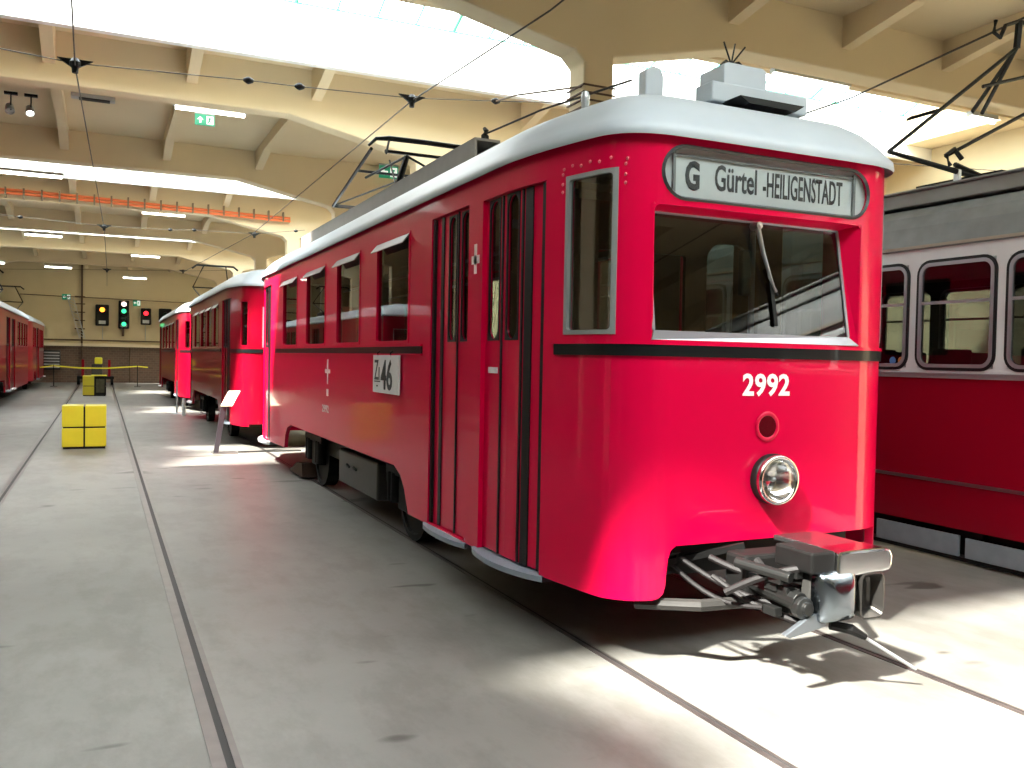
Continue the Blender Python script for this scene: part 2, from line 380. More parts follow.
# ---------------------------------------------------------------- trams
def _bez(p, c, q, n): return [tuple((1-t)**2*p[j]+2*t*(1-t)*c[j]+t*t*q[j] for j in (0, 1)) for t in [i/n for i in range(n)]]
KN = [(.45, 0)]+_bez((.58, .004), (.872, .0), (.926, .21), 12)+_bez((.926, .21), (1.045, .66), (1.06, 1.0), 7)+[(1.06, 1.0)]
class Tram:
    """plan outline of a tapered vestibule tram; all coordinates are world metres"""
    def __init__(s, name, label, xc, yf, yr, hs=1.0, cat='tram', paint=RED, group=None):
        s.xc, s.yf, s.yr, s.hs, s.paint = xc, yf, yr, hs, paint
        s.ym = (yf+yr)/2; s.root = thing(name, (xc, s.ym, 0), label, cat, group)
    def hw(s, y):                                  # half width at y
        d = min(y-s.yf, s.yr-y)
        if d >= KN[-1][1]: return KN[-1][0]*s.hs
        for (a, b), (c, e) in zip(KN, KN[1:]):
            if d <= e: return (a+(c-a)*(d-b)/(e-b))*s.hs
    def fy(s, x):                                  # front depth at |x-xc|
        q = abs(x-s.xc)/s.hs
        if q <= KN[0][0]: return 0
        for (a, b), (c, e) in zip(KN, KN[1:]):
            if q <= c: return b+(e-b)*(q-a)/(c-a)
        return KN[-1][1]
    def _n(s, t, off):
        d = (s.hw(t+.01)-s.hw(t-.01))/.02 if s.yf+.02 < t < s.yr-.02 else 0; L = math.hypot(1, d); return s.hw(t)+off/L, -off*d/L
    def _m(s, t, off):
        d = (s.fy(t+.01)-s.fy(t-.01))/.02; L = math.hypot(1, d); return off*d/L, s.fy(t)-off/L
    def left(s, t, off): a, b = s._n(t, off); return (s.xc-a, t+b)
    def right(s, t, off): a, b = s._n(t, off); return (s.xc+a, t+b)
    def front(s, t, off): a, b = s._m(t, off); return (t+a, s.yf+b)
    def rear(s, t, off): a, b = s._m(t, off); return (t+a, s.yr-b)
    def sk(s): return [s.yf+b for a, b in KN]+[s.yr-b for a, b in KN]
    def fk(s): return [s.xc+q*a*s.hs for a, b in KN for q in (-1, 1)]
    def outline(s, shrink=0, zoff=0):
        pts = []; A = KN[0][0]
        prof = [(0, 0)]+KN+[(KN[-1][0], 1.5)]; half = (s.yr-s.yf)/2
        q = [(a*s.hs, s.yf+b) for a, b in prof]; q2 = [(a, s.yr-(y-s.yf)) for a, y in q]
        loop = [(-a, y) for a, y in q][::-1]+[(a, y) for a, y in q[1:]]+[(a, y) for a, y in q2[::-1]]+[(-a, y) for a, y in q2[1:]]
        H = 1.06*s.hs; out = []
        for a, y in loop: out.append((s.xc+a*(1-shrink/H), s.ym+(y-s.ym)*(1-shrink/half)))
        return out
    def body(s, zlo_l, zlo_r, zlo_f, zhi, hl, hr, hf, hb, kn=()):
        b = MB(); c = .8195*s.hs; q0 = s.fy(s.xc+c); ya, yb = s.yf+q0, s.yr-q0
        b.wall(s.left, yb, ya, zlo_l, zhi, hl, s.sk()+list(kn)); b.wall(s.front, s.xc-c, s.xc+c, zlo_f, zhi, hf, s.fk()+[2.43, 2.465, 2.49, 2.503, 2.506, 2.515, 2.53, 2.56])
        b.wall(s.right, ya, yb, zlo_r, zhi, hr, s.sk()+list(kn)); b.wall(s.rear, s.xc+c, s.xc-c, .36, zhi, hb, s.fk())
        bmesh.ops.remove_doubles(b.bm, verts=b.bm.verts, dist=.0005)
        return b.build('body', s.paint, s.root, solid=.045, split=True)
    def roof(s, prof, m=ROOFW):
        b = MB(); rings = [[b.bm.verts.new((x, y, z)) for x, y in s.outline(d)] for d, z in prof]; n = len(rings[0])
        for p, q in zip(rings, rings[1:]):
            for i in range(n): b._q(p[i], p[(i+1) % n], q[(i+1) % n], q[i])
        b.bm.faces.new(rings[-1]); return b.build('roof', m, s.root, smooth=True)
    def band(s, name, m, parts, z0, z1, off=.012, th=.012):
        b = MB()
        for pf, a, c in parts: b.wall(pf, a, c, z0, z1, (), s.sk()+s.fk() if pf in (s.left, s.right) else s.fk(), off=off)
        bmesh.ops.remove_doubles(b.bm, verts=b.bm.verts, dist=.002)
        return b.build(name, m, s.root, solid=th+.005, split=True)
    def window(s, pf, a, b_, z0, z1, r=.04, fr=.022, frm=FRAMEG, pane=GLASS, vent=False, back=False):
        t0, t1 = (a, b_) if a < b_ else (b_, a); d = (t1, t0) if pf in (s.left, s.rear) else (t0, t1)
        kn = s.sk() if pf in (s.left, s.right) else s.fk()
        f = MB(); e = fr/2
        f.wall(pf, d[0]+(e if d[0] > d[1] else -e), d[1]+(-e if d[0] > d[1] else e), z0-e, z1+e, [(t0+e, t1-e, z0+e, z1-e, max(r-e, .005))], kn, off=.006)
        fo = f.build('window_frame', frm, s.root, solid=.03)
        MB().wall(pf, d[0], d[1], z0, z1, (), kn, off=-.015).build('pane', pane, fo)
        if vent:
            v = MB(); (x0, y0), (x1, y1) = pf(t0, .0), pf(t1, .0); sgn = -1 if pf == s.left else 1
            v.face([(x0, y0, z1+.0), (x1, y1, z1+.0), (x1+sgn*.06, y1, z1-.075), (x0+sgn*.06, y0, z1-.075)])
            v.build('vent_flap', mat('vent_flap_metal', (.22, .21, .21), .35, .5), fo, solid=.008)
        return fo
    def door(s, pf, a, b_, z0, z1, sign, win=(1.62, 2.43), step=STEP, mirror=False):
        """folding door in two leaves between t=a (near) and t=b (far); sign: outward x"""
        L = b_-a; kn = s.sk(); down = pf == s.left
        def pan(name, m, t0, t1, za, zb, holes=(), off=-.03, par=None, sol=.02):
            return MB().wall(pf, *((t1, t0) if down else (t0, t1)), za, zb, holes, kn, off=off).build(name, m, par or s.root, solid=sol)
        # fractions measured from the near jamb
        cuts = [(.34, .66), (.67, 1.0)]
        for u0, u1 in cuts:
            if mirror: u0, u1 = 1-u1, 1-u0
            t0, t1 = a+L*u0, a+L*u1; m_ = (t0+t1)/2; hwid = (t1-t0)*.30
            lf = pan('door_leaf', s.paint, t0, t1, z0, z1, [(m_-hwid, m_+hwid, win[0], win[1], hwid*.95)])
            pan('pane', GLASS, m_-hwid, m_+hwid, win[0], win[1], off=-.042, par=lf, sol=0)
            g = MB().wall(pf, *((m_+hwid+.009, m_-hwid-.009) if down else (m_-hwid-.009, m_+hwid+.009)), win[0]-.009, win[1]+.009, [(m_-hwid+.004, m_+hwid-.004, win[0], win[1], hwid*.93)], kn, off=-.025)
            g.build('glazing_rubber', BLACK, lf, solid=.012)
            pan('door_seal', BLACK, t0-.008, t0+.008, z0, z1, off=-.02, par=lf, sol=.03)
        U = (lambda p, q: (a+L*(1-q), a+L*(1-p))) if mirror else (lambda p, q: (a+L*p, a+L*q))
        lf = pan('door_leaf', s.paint, *U(.03, .34), z0, z1)
        pan('door_seal', BLACK, *U(.20, .27 if mirror else .30), z0, z1, off=-.022, par=lf, sol=.014)
        pan('door_seal', BLACK, *U(0, .055), z0, z1, off=-.01, par=lf, sol=.03)
        # step board bulging out below the leaves
        b = MB(); n = 10; ring = []
        for i in range(n+1):
            t = a-.05+(L+.1)*i/n; x, y = pf(t, 0); q = sign*(.015+.055*math.sin(math.pi*i/n)**.6); ring.append((x, y, x+q, y))
        for (x0, y0, x1, y1), (u0, v0, u1, v1) in zip(ring, ring[1:]):
            zb, zt = z0-.042, z0-.012
            P = [(x0-sign*.1, y0, zt), (x1, y1, zt), (u1, v1, zt), (u0-sign*.1, v0, zt)]; Q = [(p[0], p[1], zb) for p in P]
            b.face(P); b.face(Q[::-1]); b.face([P[1], Q[1], Q[2], P[2]]); b.face([P[0], P[3], Q[3], Q[0]])
        bmesh.ops.remove_doubles(b.bm, verts=b.bm.verts, dist=.0005)
        b.build('step_board', step, s.root)
    def running_gear(s, ys_, r=.34, side_box=None, xo=.72):
        for y in ys_:
            for sg in (-1, 1):
                x = s.xc+sg*xo
                w_ = MB().lathe((x-.06, y, r+.004), (1, 0, 0), [(.0, 0), (r-.06, .0), (r-.05, -.02), (r, -.02), (r, .12), (r-.04, .12), (r-.06, .05), (.1, .04), (.08, .1), (0, .1)], 28)
                wo_ = w_.build('wheel', UNDER, s.root)
                bx = MB().box(x+sg*.12-.05, x+sg*.12+.09, y-.12, y+.12, r-.12, r+.14).box(x+sg*.16-.03, x+sg*.16+.03, y-.42, y+.42, r+.15, r+.23)
                for i in (-.3, -.2, .2, .3): bx.lathe((x+sg*.16, y+i, r-.08), (0, 0, 1), [(0, 0), (.05, 0), (.05, .25), (0, .25)], 10)
                bx.build('axle_box', UNDER, s.root, bevel=.01)
            MB().tube([(s.xc-xo, y, r), (s.xc+xo, y, r)], .05, 10).build('axle', UNDER, s.root)
    def interior(s, zf=.80, ya=None, yb=None, seats=True, parts=()):
        ya = ya or s.yf+1.1; yb = yb or s.yr-1.1; H = 1.06*s.hs-.1
        MB().prism([(s.xc-H+.1, s.yf+.9), (s.xc+H-.1, s.yf+.9), (s.xc+H-.1, s.yr-.9), (s.xc-H+.1, s.yr-.9)], 2, zf-.12, zf).build('interior_floor', WOOD, s.root)
        MB().box(s.xc-.7*s.hs, s.xc+.7*s.hs, s.yf+.15, s.yf+1.0, zf-.12, zf).build('cab_floor', WOOD, s.root)
        MB().box(s.xc-H+.06, s.xc+H-.06, s.yf+.95, s.yr-.95, 2.50, 2.54).build('interior_ceiling', CREAMIN, s.root)
        for y in parts:
            hx = s.hs
            MB().wall(lambda t, o: (t, y), s.xc-H+.02, s.xc+H-.02, zf, 2.5,
                      [(s.xc-.33, s.xc+.33, zf+.01, 2.2, .02), (s.xc-.85*hx, s.xc-.5*hx, 1.55, 2.3, .12), (s.xc+.5*hx, s.xc+.85*hx, 1.55, 2.3, .12)]).build('cabin_partition', WOOD, s.root, solid=.03)
        if seats:
            y = ya+.6
            while y < yb-.6:
                for sg in (-1, 1):
                    x = s.xc+sg*(H-.42)
                    q = MB().box(x-.36, x+.36, y-.2, y+.2, zf+.38, zf+.44).box(x-.36, x+.36, y+.17, y+.21, zf+.4, zf+.85).box(x-.3, x-.26, y-.15, y+.15, zf, zf+.4).box(x+.26, x+.3, y-.15, y+.15, zf, zf+.4)
                    q.build('bench_seat', WOOD, s.root)
                y += .95
            pass
        if True:
            MB().tube([(s.xc-.42, ya, 2.3), (s.xc-.42, yb, 2.3)], .015, 6).tube([(s.xc+.42, ya, 2.3), (s.xc+.42, yb, 2.3)], .015, 6).build('grab_rail', STEEL, s.root)

def piecewise(pts):
    def f(t):
        if t <= pts[0][0]: return pts[0][1]
        for (a, b), (c, d) in zip(pts, pts[1:]):
            if t <= c: return b if c == a else b+(d-b)*(t-a)/(c-a)
        return pts[-1][1]
    return f
ROOFP = [(-.035, 2.585), (-.04, 2.60), (-.035, 2.635), (-.01, 2.665), (.03, 2.72), (.09, 2.785), (.17, 2.84), (.28, 2.875), (.45, 2.91), (.7, 2.955), (.9, 2.97)]

# ============ tram 2992
T = Tram('tram_car', 'bright red tram numbered 2992 with a Gürtel destination sign, nearest in the hall', 3.12, 3.545, 13.6)
cutL = piecewise([(3.62, .345), (4.2, .36), (6.20, .345), (6.24, .42), (6.30, .52), (6.40, .61), (6.56, .665), (10.7, .665), (10.9, .62), (11.02, .52), (11.08, .36), (13.6, .30)])
cutF = piecewise([(2.43, .343), (2.465, .350), (2.49, .37), (2.503, .41), (2.506, .46), (2.515, .54), (2.53, .58), (2.56, .602), (3.9, .604)])
winL = [(6.25, 7.10), (7.62, 8.46), (8.95, 9.86), (10.38, 11.25)]
d1, d2 = (4.14, 4.87), (5.09, 5.77)
hl = [(a, b, 1.62, 2.43, .04) for a, b in winL]+[(d1[0], d1[1], .36, 2.445, 0), (d2[0], d2[1], .36, 2.455, 0), (3.66, 3.965, 1.645, 2.425, .03), (12.12, 13.05, .33, 2.45, 0)]
hrr = [(a, b, 1.62, 2.43, .04) for a, b in winL]+[(4.2, 4.9, 1.62, 2.43, .04), (5.1, 5.75, 1.62, 2.43, .04), (3.66, 3.965, 1.645, 2.425, .03), (12.1, 12.6, 1.62, 2.43, .04)]
kn = [6.20, 6.22, 6.24, 6.27, 6.30, 6.35, 6.40, 6.48, 6.56, 10.7, 10.8, 10.9, 10.96, 11.02, 11.05, 11.08]
WS = (2.40, 3.72, 1.612, 2.262)
def pill_hole(x0, x1, z0, z1): return (x0, x1, z0, z1, (z1-z0)/2)
SG = (2.435, 3.775, 2.295, 2.555)
T.body(cutL, cutL, cutF, 2.60, hl, hrr, [(WS[0], WS[1], WS[2], WS[3], .03), pill_hole(*SG)], [(2.5, 3.74, 1.62, 2.3, .04)], kn)
T.roof(ROOFP)
# roof gutter trim and belt bands
T.band('belt_band', BLACKG, [(T.left, 4.04, T.yf+T.fy(3.12+.8195)), (T.front, 3.12-.8195, 3.12+.8195), (T.right, T.yf+T.fy(3.12+.8195), 4.04)], 1.531, 1.587)
T.band('side_band', BLACKG, [(T.left, 11.72, 5.93)], 1.531, 1.585)
T.band('belt_moulding', T.paint, [(T.left, 4.06, T.yf+T.fy(3.12+.8195)), (T.front, 3.12-.8195, 3.12+.8195), (T.right, T.yf+T.fy(3.12+.8195), 4.06)], 1.587, 1.603, .016)
T.band('side_moulding', T.paint, [(T.left, 11.72, 5.93)], 1.585, 1.60, .016)
T.band('lower_moulding', T.paint, [(T.left, 11.72, 5.93)], 1.519, 1.531, .014)
for a, b in winL:
    T.window(T.left, a, b, 1.62, 2.43, .04, vent=True, frm=RED); T.window(T.right, a, b, 1.62, 2.43, .04, frm=RED)
for pf in (T.left, T.right): T.window(pf, 3.66, 3.965, 1.645, 2.425, .03)
for a, b in ((4.2, 4.9), (5.1, 5.75), (12.1, 12.6)): T.window(T.right, a, b, 1.62, 2.43, .04, frm=RED)
T.window(T.rear, 2.5, 3.74, 1.62, 2.3, .04)
T.door(T.left, d1[0], d1[1], .375, 2.44, -1); T.door(T.left, d2[0], d2[1], .365, 2.45, -1, mirror=True)
T.door(T.left, 12.12, 13.05, .34, 2.445, -1, step=STEPW)
# cab side window rivets
rv = MB()
for i in range(7):
    x, y = T.left(3.62+i*.062, .004); rv.lathe((x, y, 2.475+.01*(i % 2)), (-1, -.3, 0), [(.009, 0), (.007, .004), (0, .006)], 8)
for z in (2.45, 2.40, 2.36):
    for y_ in (3.625, 4.0):
        x, y = T.left(y_, .004); rv.lathe((x, y, z), (-1, -.3, 0), [(.009, 0), (.007, .004), (0, .006)], 8)
rv.build('rivets', mat('pink_rivets', (.65, .12, .15), .4), T.root)
# windscreen: tilted pane with red reveal
YF = T.yf
fr = MB(); o_ = [(WS[0]-.004, WS[2]), (WS[1]+.004, WS[2]), (WS[1]+.004, WS[3]), (WS[0]-.004, WS[3])]
i_ = [(WS[0]+.008, WS[2]+.045, YF+.022), (WS[1]-.045, WS[2]+.045, YF+.03), (WS[1]-.075, WS[3]-.022, YF+.105), (WS[0]+.008, WS[3]-.022, YF+.097)]
def fyo(x): return T.front(x, .003)[1]
for j in (1, 2, 3):
    k_ = (j+1) % 4
    fr.face([(o_[j][0], fyo(o_[j][0]), o_[j][1]), (o_[k_][0], fyo(o_[k_][0]), o_[k_][1]), (i_[k_][0], i_[k_][2], i_[k_][1]), (i_[j][0], i_[j][2], i_[j][1])])
wf = fr.build('windscreen_frame', RED, T.root, solid=.012)
sl = MB(); sl.face([(o_[0][0], fyo(o_[0][0])-.006, o_[0][1]), (o_[1][0], fyo(o_[1][0])-.006, o_[1][1]), (i_[1][0], i_[1][2]-.008, i_[1][1]), (i_[0][0], i_[0][2]-.008, i_[0][1])])
tag(sl.build('window_sill', SILL, wf, solid=.012), 'silver sill below the windscreen')
g = MB(); g.face([(x, y, z) for x, z, y in i_]); g.build('pane', GLASSW, wf)
rm = MB()
for a_, b_ in ((1, 2), (2, 3), (3, 0)): rm.bar((i_[a_][0], i_[a_][2]-.004, i_[a_][1]), (i_[b_][0], i_[b_][2]-.004, i_[b_][1]), .016, .008, (0, 1, 0))
rm.build('glazing_trim', SILL, wf)
# destination sign
sb = MB(); sb.wall(T.front, SG[0]-.02, SG[1]+.02, SG[2]-.02, SG[3]+.02, [(SG[0]+.006, SG[1]-.006, SG[2]+.006, SG[3]-.006, (SG[3]-SG[2])/2-.006)], T.fk(), off=.008)
# rubber ring shaped as a pill
def pill(x0, x1, z0, z1, n=14):
    r = (z1-z0)/2; zc = (z0+z1)/2; P = []
    for i in range(n+1): a_ = math.pi/2+math.pi*i/n; P.append((x0+r+r*math.cos(a_), zc+r*math.sin(a_)))
    for i in range(n+1): a_ = -math.pi/2+math.pi*i/n; P.append((x1-r+r*math.cos(a_), zc+r*math.sin(a_)))
    return P
sb.bm.free(); sb = MB()
A, B = pill(SG[0]-.006, SG[1]+.006, SG[2]-.006, SG[3]+.006), pill(SG[0]+.014, SG[1]-.014, SG[2]+.014, SG[3]-.014)
A2 = pill(SG[0]+.004, SG[1]-.004, SG[2]+.004, SG[3]-.004)
def fy3(x, o=0): return T.front(min(max(x, 2.29), 3.95), o)[1]
for j in range(len(A)):
    k_ = (j+1) % len(A)
    sb.face([(A[j][0], fy3(A[j][0], .001), A[j][1]), (A[k_][0], fy3(A[k_][0], .001), A[k_][1]), (A2[k_][0], fy3(A2[k_][0], .014), A2[k_][1]), (A2[j][0], fy3(A2[j][0], .014), A2[j][1])])
    sb.face([(A2[j][0], fy3(A2[j][0], .014), A2[j][1]), (A2[k_][0], fy3(A2[k_][0], .014), A2[k_][1]), (B[k_][0], fy3(B[k_][0], .0), B[k_][1]), (B[j][0], fy3(B[j][0], .0), B[j][1])])
ds = tag(sb.build('destination_sign', mat('dark_sign_rubber', (.035, .045, .045), .4), T.root, smooth=False), 'pill shaped white destination sign with black lettering')
pg = MB(); P_ = B; pg.face([(x, YF+.008, z) for x, z in P_]); pg.build('sign_glass', SIGNGL, ds)
MB().box(2.42, 3.80, YF+.030, YF+.040, 2.26, 2.59).build('destination_blind', BLIND, ds)
MB().box(2.40, 3.82, YF+.065, YF+.10, 2.25, 2.595).build('sign_housing', CREAMIN, ds)
MB().box(2.50, 3.68, YF+.020, YF+.026, 2.508, 2.518).box(3.672, 3.688, YF+.016, YF+.029, 2.30, 2.53).box(2.50, 2.515, YF+.016, YF+.029, 2.32, 2.54).build('blind_roller_edge', mat('blind_edge', (.12, .13, .13), .5), ds)
text('sign_letter', 'G', .185, INK, ds, (2.578, YF+.028, 2.358), xs=.66, bold=.0075)
text('sign_lettering', 'Gürtel', .178, INK, ds, (2.755, YF+.028, 2.366), xs=.575, bold=.0025, spacing=1.0)
text('sign_lettering', '-HEILIGENSTADT', .178, INK, ds, (3.062, YF+.028, 2.362), xs=.392, bold=.002, spacing=1.02)
# number, reflector, headlight
text('fleet_number', '2992', .152, NUMW, T.root, (2.938, YF-.004, 1.345), xs=.99, bold=.004, spacing=1.04)
rf = MB().lathe((3.107, YF-.001, 1.182), (0, -1, 0), [(.056, 0), (.056, .003), (0, .0035)], 32)
tag(rf.build('reflector', mat('dark_red_reflector', (.07, .001, .004), .25, spec=.2), T.root), 'round dark red reflector above the headlamp')
MB().lathe((3.107, YF-.001, 1.182), (0, -1, 0), [(.078, 0), (.076, .006), (.062, .008), (.056, .002)], 32).build('reflector_rim', RED, T.root, smooth=True)
hd = MB().lathe((3.135, YF, .912), (0, -1, 0), [(.128, -.01), (.132, .03), (.128, .045), (.12, .05)], 40).build('headlamp', BLACK, T.root, smooth=True)
MB().lathe((3.135, YF-.045, .912), (0, -1, 0), [(.127, 0), (.130, .018), (.122, .034), (.108, .03), (.104, .015)], 40).build('chrome_rim', CHROME, hd, smooth=True)
MB().lathe((3.135, YF-.045, .912), (0, -1, 0), [(.106, .018), (.09, -.01), (.06, -.03), (.03, -.04), (0, -.042)], 40).build('reflector_bowl', CHROME, hd, smooth=True)
MB().lathe((3.135, YF-.045, .912), (0, -1, 0), [(.0, -.035), (.012, -.035), (.014, -.02), (.010, -.008), (0, -.004)], 16).build('bulb', GALV, hd, smooth=True)
MB().lathe((3.135, YF-.045, .912), (0, -1, 0), [(.106, .02), (.08, .036), (.04, .045), (0, .047)], 40).build('lens', glass('lamp_glass', (.95, .95, .95), .15), hd, smooth=True)
# wiper
def wp(px, z, o=.0):                               # point just in front of the tilted pane
    return (px, YF+.026+(z-1.66)/(2.24-1.66)*.075-.012-o, z)
wi = MB().tube([wp(3.06, 2.20, .03), wp(3.085, 2.07, .03), wp(3.13, 1.95, .022), wp(3.165, 1.875, .015)], [.014, .012, .008, .005], 8).tube([wp(3.095, 2.06, .028), wp(3.12, 1.95, .02), wp(3.175, 1.88, .012)], .005, 6)
wr = wi.build('windscreen_wiper', STEEL, T.root)
MB().bar(wp(3.13, 2.0), wp(3.19, 1.86), .012, .01).bar(wp(3.15, 1.93), wp(3.165, 1.70), .022, .008, (0, 1, 0)).build('wiper_blade', BLACK, wr)
MB().lathe(wp(3.06, 2.215, .02), (0, -1, 0), [(0, .03), (.02, .025), (.022, -.03), (0, -.03)], 12).build('wiper_pivot', STEEL, wr)
MB().box(3.03, 3.09, YF+.13, YF+.17, 1.86, 2.10).build('wiper_motor', BLACK, T.root, bevel=.01)
# side plate and side marks
sp = MB().box(T.xc-1.06-.025, T.xc-1.06-.012, 6.40, 7.09, 1.215, 1.518).build('route_plate', PLATEW, T.root)
tag(sp, 'white plate with black figures 46')
text('plate_figures', '46', .325, INK, sp, (T.xc-1.06-.027, 6.86, 1.25), 'side', xs=.95, bold=.006)
text('plate_figures', 'Z', .235, INK, sp, (T.xc-1.06-.027, 7.045, 1.318), 'side', xs=.75, bold=.001)
text('plate_figures', '1', .14, INK, sp, (T.xc-1.06-.027, 6.945, 1.322), 'side', xs=1.0, bold=.003)
MB().box(T.xc-1.06-.028, T.xc-1.06-.024, 6.88, 7.045, 1.30, 1.309).box(T.xc-1.06-.028, T.xc-1.06-.024, 6.95, 6.98, 1.262, 1.275).build('plate_underline', INK, sp)
hk = MB()
for y in (6.60, 6.95): hk.tube([(T.xc-1.06-.02, y, 1.50), (T.xc-1.06-.03, y, 1.535), (T.xc-1.06-.012, y, 1.55)], .006, 6)
hk.build('plate_hooks', BLACK, sp)
text('fleet_number_side', '2992', .10, mat('faded_white', (.55, .35, .35), .5), T.root, (T.xc-1.062, 9.03, .935), 'side', xs=1.45, bold=.003)
MK = mat('white_marking', (.75, .55, .55), .5)
mk = MB(); xm = T.xc-1.06-.002
mk.box(xm, xm+.004, 8.79, 8.83, 1.22, 1.47).box(xm, xm+.004, 8.70, 8.92, 1.33, 1.37).box(xm, xm+.004, 8.77, 8.85, 1.10, 1.17)
tag(mk.build('city_cross', MK, T.root), 'small white cross emblem')
mk = MB(); mk.box(xm-.0, xm+.004, 4.955, 4.995, 2.02, 2.20).box(xm, xm+.004, 4.915, 5.035, 2.08, 2.13)
tag(mk.build('city_cross', MK, T.root), 'small pale cross emblem on the door pillar')
MB().box(T.xc-1.06+.02, T.xc-1.06+.03, 4.68, 4.80, 1.42, 1.455).build('door_notice', PLATEW, T.root)
# dark roof-side vertical seams
# running gear
MB().box(2.55, 3.69, 4.0, 13.2, .66, .78).build('underframe', UNDER, T.root)
MB().prism([(2.30, 6.45), (2.30, 10.95), (2.36, 10.95), (2.36, 6.45)], 2, .40, .70).build('side_beam', UNDER, T.root)
T.running_gear((6.85, 10.15), .37)
eb = MB().box(2.22, 2.55, 7.55, 8.95, .22, .56).build('equipment_box', GREYM, T.root, bevel=.02)
MB().tube([(2.20, 8.2, .42), (2.19, 8.25, .44), (2.20, 8.3, .42)], .012, 6).tube([(2.20, 8.45, .42), (2.19, 8.5, .44), (2.20, 8.55, .42)], .012, 6).build('box_handle', BLACK, eb)
MB().prism([(11.45, .03), (10.65, .03), (10.7, .20), (11.0, .18)], 0, 2.2, 2.4).build('life_guard', mat('dark_rust', (.05, .028, .018), .7, spec=.2), T.root)
MB().box(2.62, 3.62, 6.5, 11.0, .16, .655).build('underfloor_dark_fill', UNDER, T.root, bevel=.02)  # dark block added as underfloor shade, hides the bright floor beyond
MB().box(2.2, 4.0, 4.1, 5.9, .40, .62).build('step_well', UNDER, T.root)
T.interior(parts=(4.75, 12.2), ya=5.9, yb=11.6)
MB().wall(T.left, 12.0, 5.9, .8, 2.5, [h for h in hl if 5.9 < h[0] < 12 and h[2] > 1], T.sk(), off=-.055).build('side_lining', WOOD, T.root, solid=.005)
MB().wall(T.right, 4.6, 12.0, .8, 2.5, [h for h in hrr if 4.7 < h[0] < 12], T.sk(), off=-.055).build('side_lining', WOOD, T.root, solid=.005)
MB().box(2.55, 2.95, 3.75, 3.95, .8, 1.52).build('driver_desk', DARKIN, T.root, bevel=.02)
MB().tube([(3.45, 4.1, .8), (3.45, 4.1, 2.5)], .018, 8).tube([(2.7, 4.4, .8), (2.7, 4.4, 2.5)], .018, 8).build('grab_pole', STEEL, T.root)
# roof equipment
rb = MB().box(2.955, 3.62, 3.87, 4.02, 2.915, 3.02); rb = rb.build('roof_sign_carrier', ROOFW, T.root, bevel=.008)
u = MB(); u.prism([(3.10, 2.96), (3.40, 2.96), (3.40, 3.155), (3.37, 3.17), (3.13, 3.17), (3.10, 3.155)], 1, 3.96, 4.18); u.build('aerial_box', ROOFW, rb, bevel=.006)
bk = MB().prism([(3.04, 2.917), (3.10, 2.885), (3.42, 2.88), (3.48, 2.917)], 1, 3.74, 3.9).box(3.02, 3.08, 3.98, 4.2, 2.87, 2.93).box(3.42, 3.48, 3.98, 4.2, 2.87, 2.93).box(3.2, 3.3, 4.0, 4.3, 2.87, 2.925); bk.build('bracket_and_gap_block', BLACK, rb)  # front wedge is black to stand for the shaded gap; boxes are brackets
an = MB(); cx, cy, cz = 3.22, 4.05, 3.195
an.lathe((cx, cy, 3.165), (0, 0, 1), [(0, 0), (.024, 0), (.024, .02), (.014, .045), (0, .05)], 12)
for dx, dy, dz in ((-.09, -.02, .11), (-.035, .03, .12), (.03, 0, .12), (.09, -.03, .10)): an.tube([(cx, cy, cz), (cx+dx*.8, cy+dy, cz+dz)], .005, 5)
for dx, dy in ((-.09, -.02), (.08, -.03), (-.05, .06), (.06, .06)): an.tube([(cx, cy, cz), (cx+dx*.5, cy+dy*.5, cz+.012), (cx+dx, cy+dy, 3.17)], .007, 5)
an.build('aerial_insulator', BLACK, rb)
hn = MB().prism([(2.80, 2.93), (2.925, 2.93), (2.925, 3.15), (2.90, 3.195), (2.85, 3.20), (2.80, 3.17)], 1, 4.28, 4.36); hn.build('roof_fin', ROOFW, T.root, bevel=.01)
for x0, x1 in ((2.42, 2.62), (3.62, 3.82)):
    bb = MB().box(x0, x1, 5.9, 12.0, 3.075, 3.095).box(x0, x0+.018, 5.9, 12.0, 2.88, 3.08).box(x1-.018, x1, 5.9, 12.0, 2.88, 3.08).box(x0, x1, 6.3, 12.0, 2.88, 2.95)
    q = bb.build('roof_duct', BOXG, T.root)
MB().tube([(2.52, 5.95, 3.09), (2.52, 5.95, 3.13), (2.52, 5.93, 3.16), (2.52, 5.96, 3.18)], [.03, .03, .02, .015], 8).build('roof_eyelet', GREYM, T.root)
MB().tube([(2.52, 5.95, 3.14), (2.60, 5.2, 3.14), (2.75, 4.35, 3.12)], .007, 6).build('roof_cable', GREYM, T.root)
MB().lathe((2.42, 4.30, 2.90), (0, 0, 1), [(.02, 0), (.025, .06), (.02, .09), (0, .1)], 10).build('roof_lamp', GALV, T.root)
# pantograph
PG = MB(); kz, ky, sz, sy = 3.42, 11.2, 3.80, 9.0; xa, xb = 2.66, 3.58
PG.tube([(xa, ky, kz), (xb, ky, kz)], .022, 8)
for x, x2 in ((xa, 2.60), (xb, 3.58)): PG.tube([(x, ky, kz), (x2, sy+.25, sz-.07)], .020, 6)
PG.tube([(xa, ky, kz), (3.4, 9.4, 3.66)], .010, 6).tube([(xb, ky, kz), (2.85, 9.4, 3.66)], .010, 6)
PG.tube([(2.63, 9.9, 3.62), (3.55, 9.9, 3.62)], .016, 6)
pn = thing('pantograph', (3.12, 9, 2.9), None, None); del pn
pa = PG.build('pantograph_arm', BLACK, T.root)
sh = MB().tube([(2.50, sy, sz-.10), (2.58, sy, sz-.02), (2.72, sy, sz), (3.12, sy, sz+.005), (3.52, sy, sz), (3.66, sy, sz-.02), (3.74, sy, sz-.10)], [.014, .02, .028, .028, .028, .02, .014], 8)
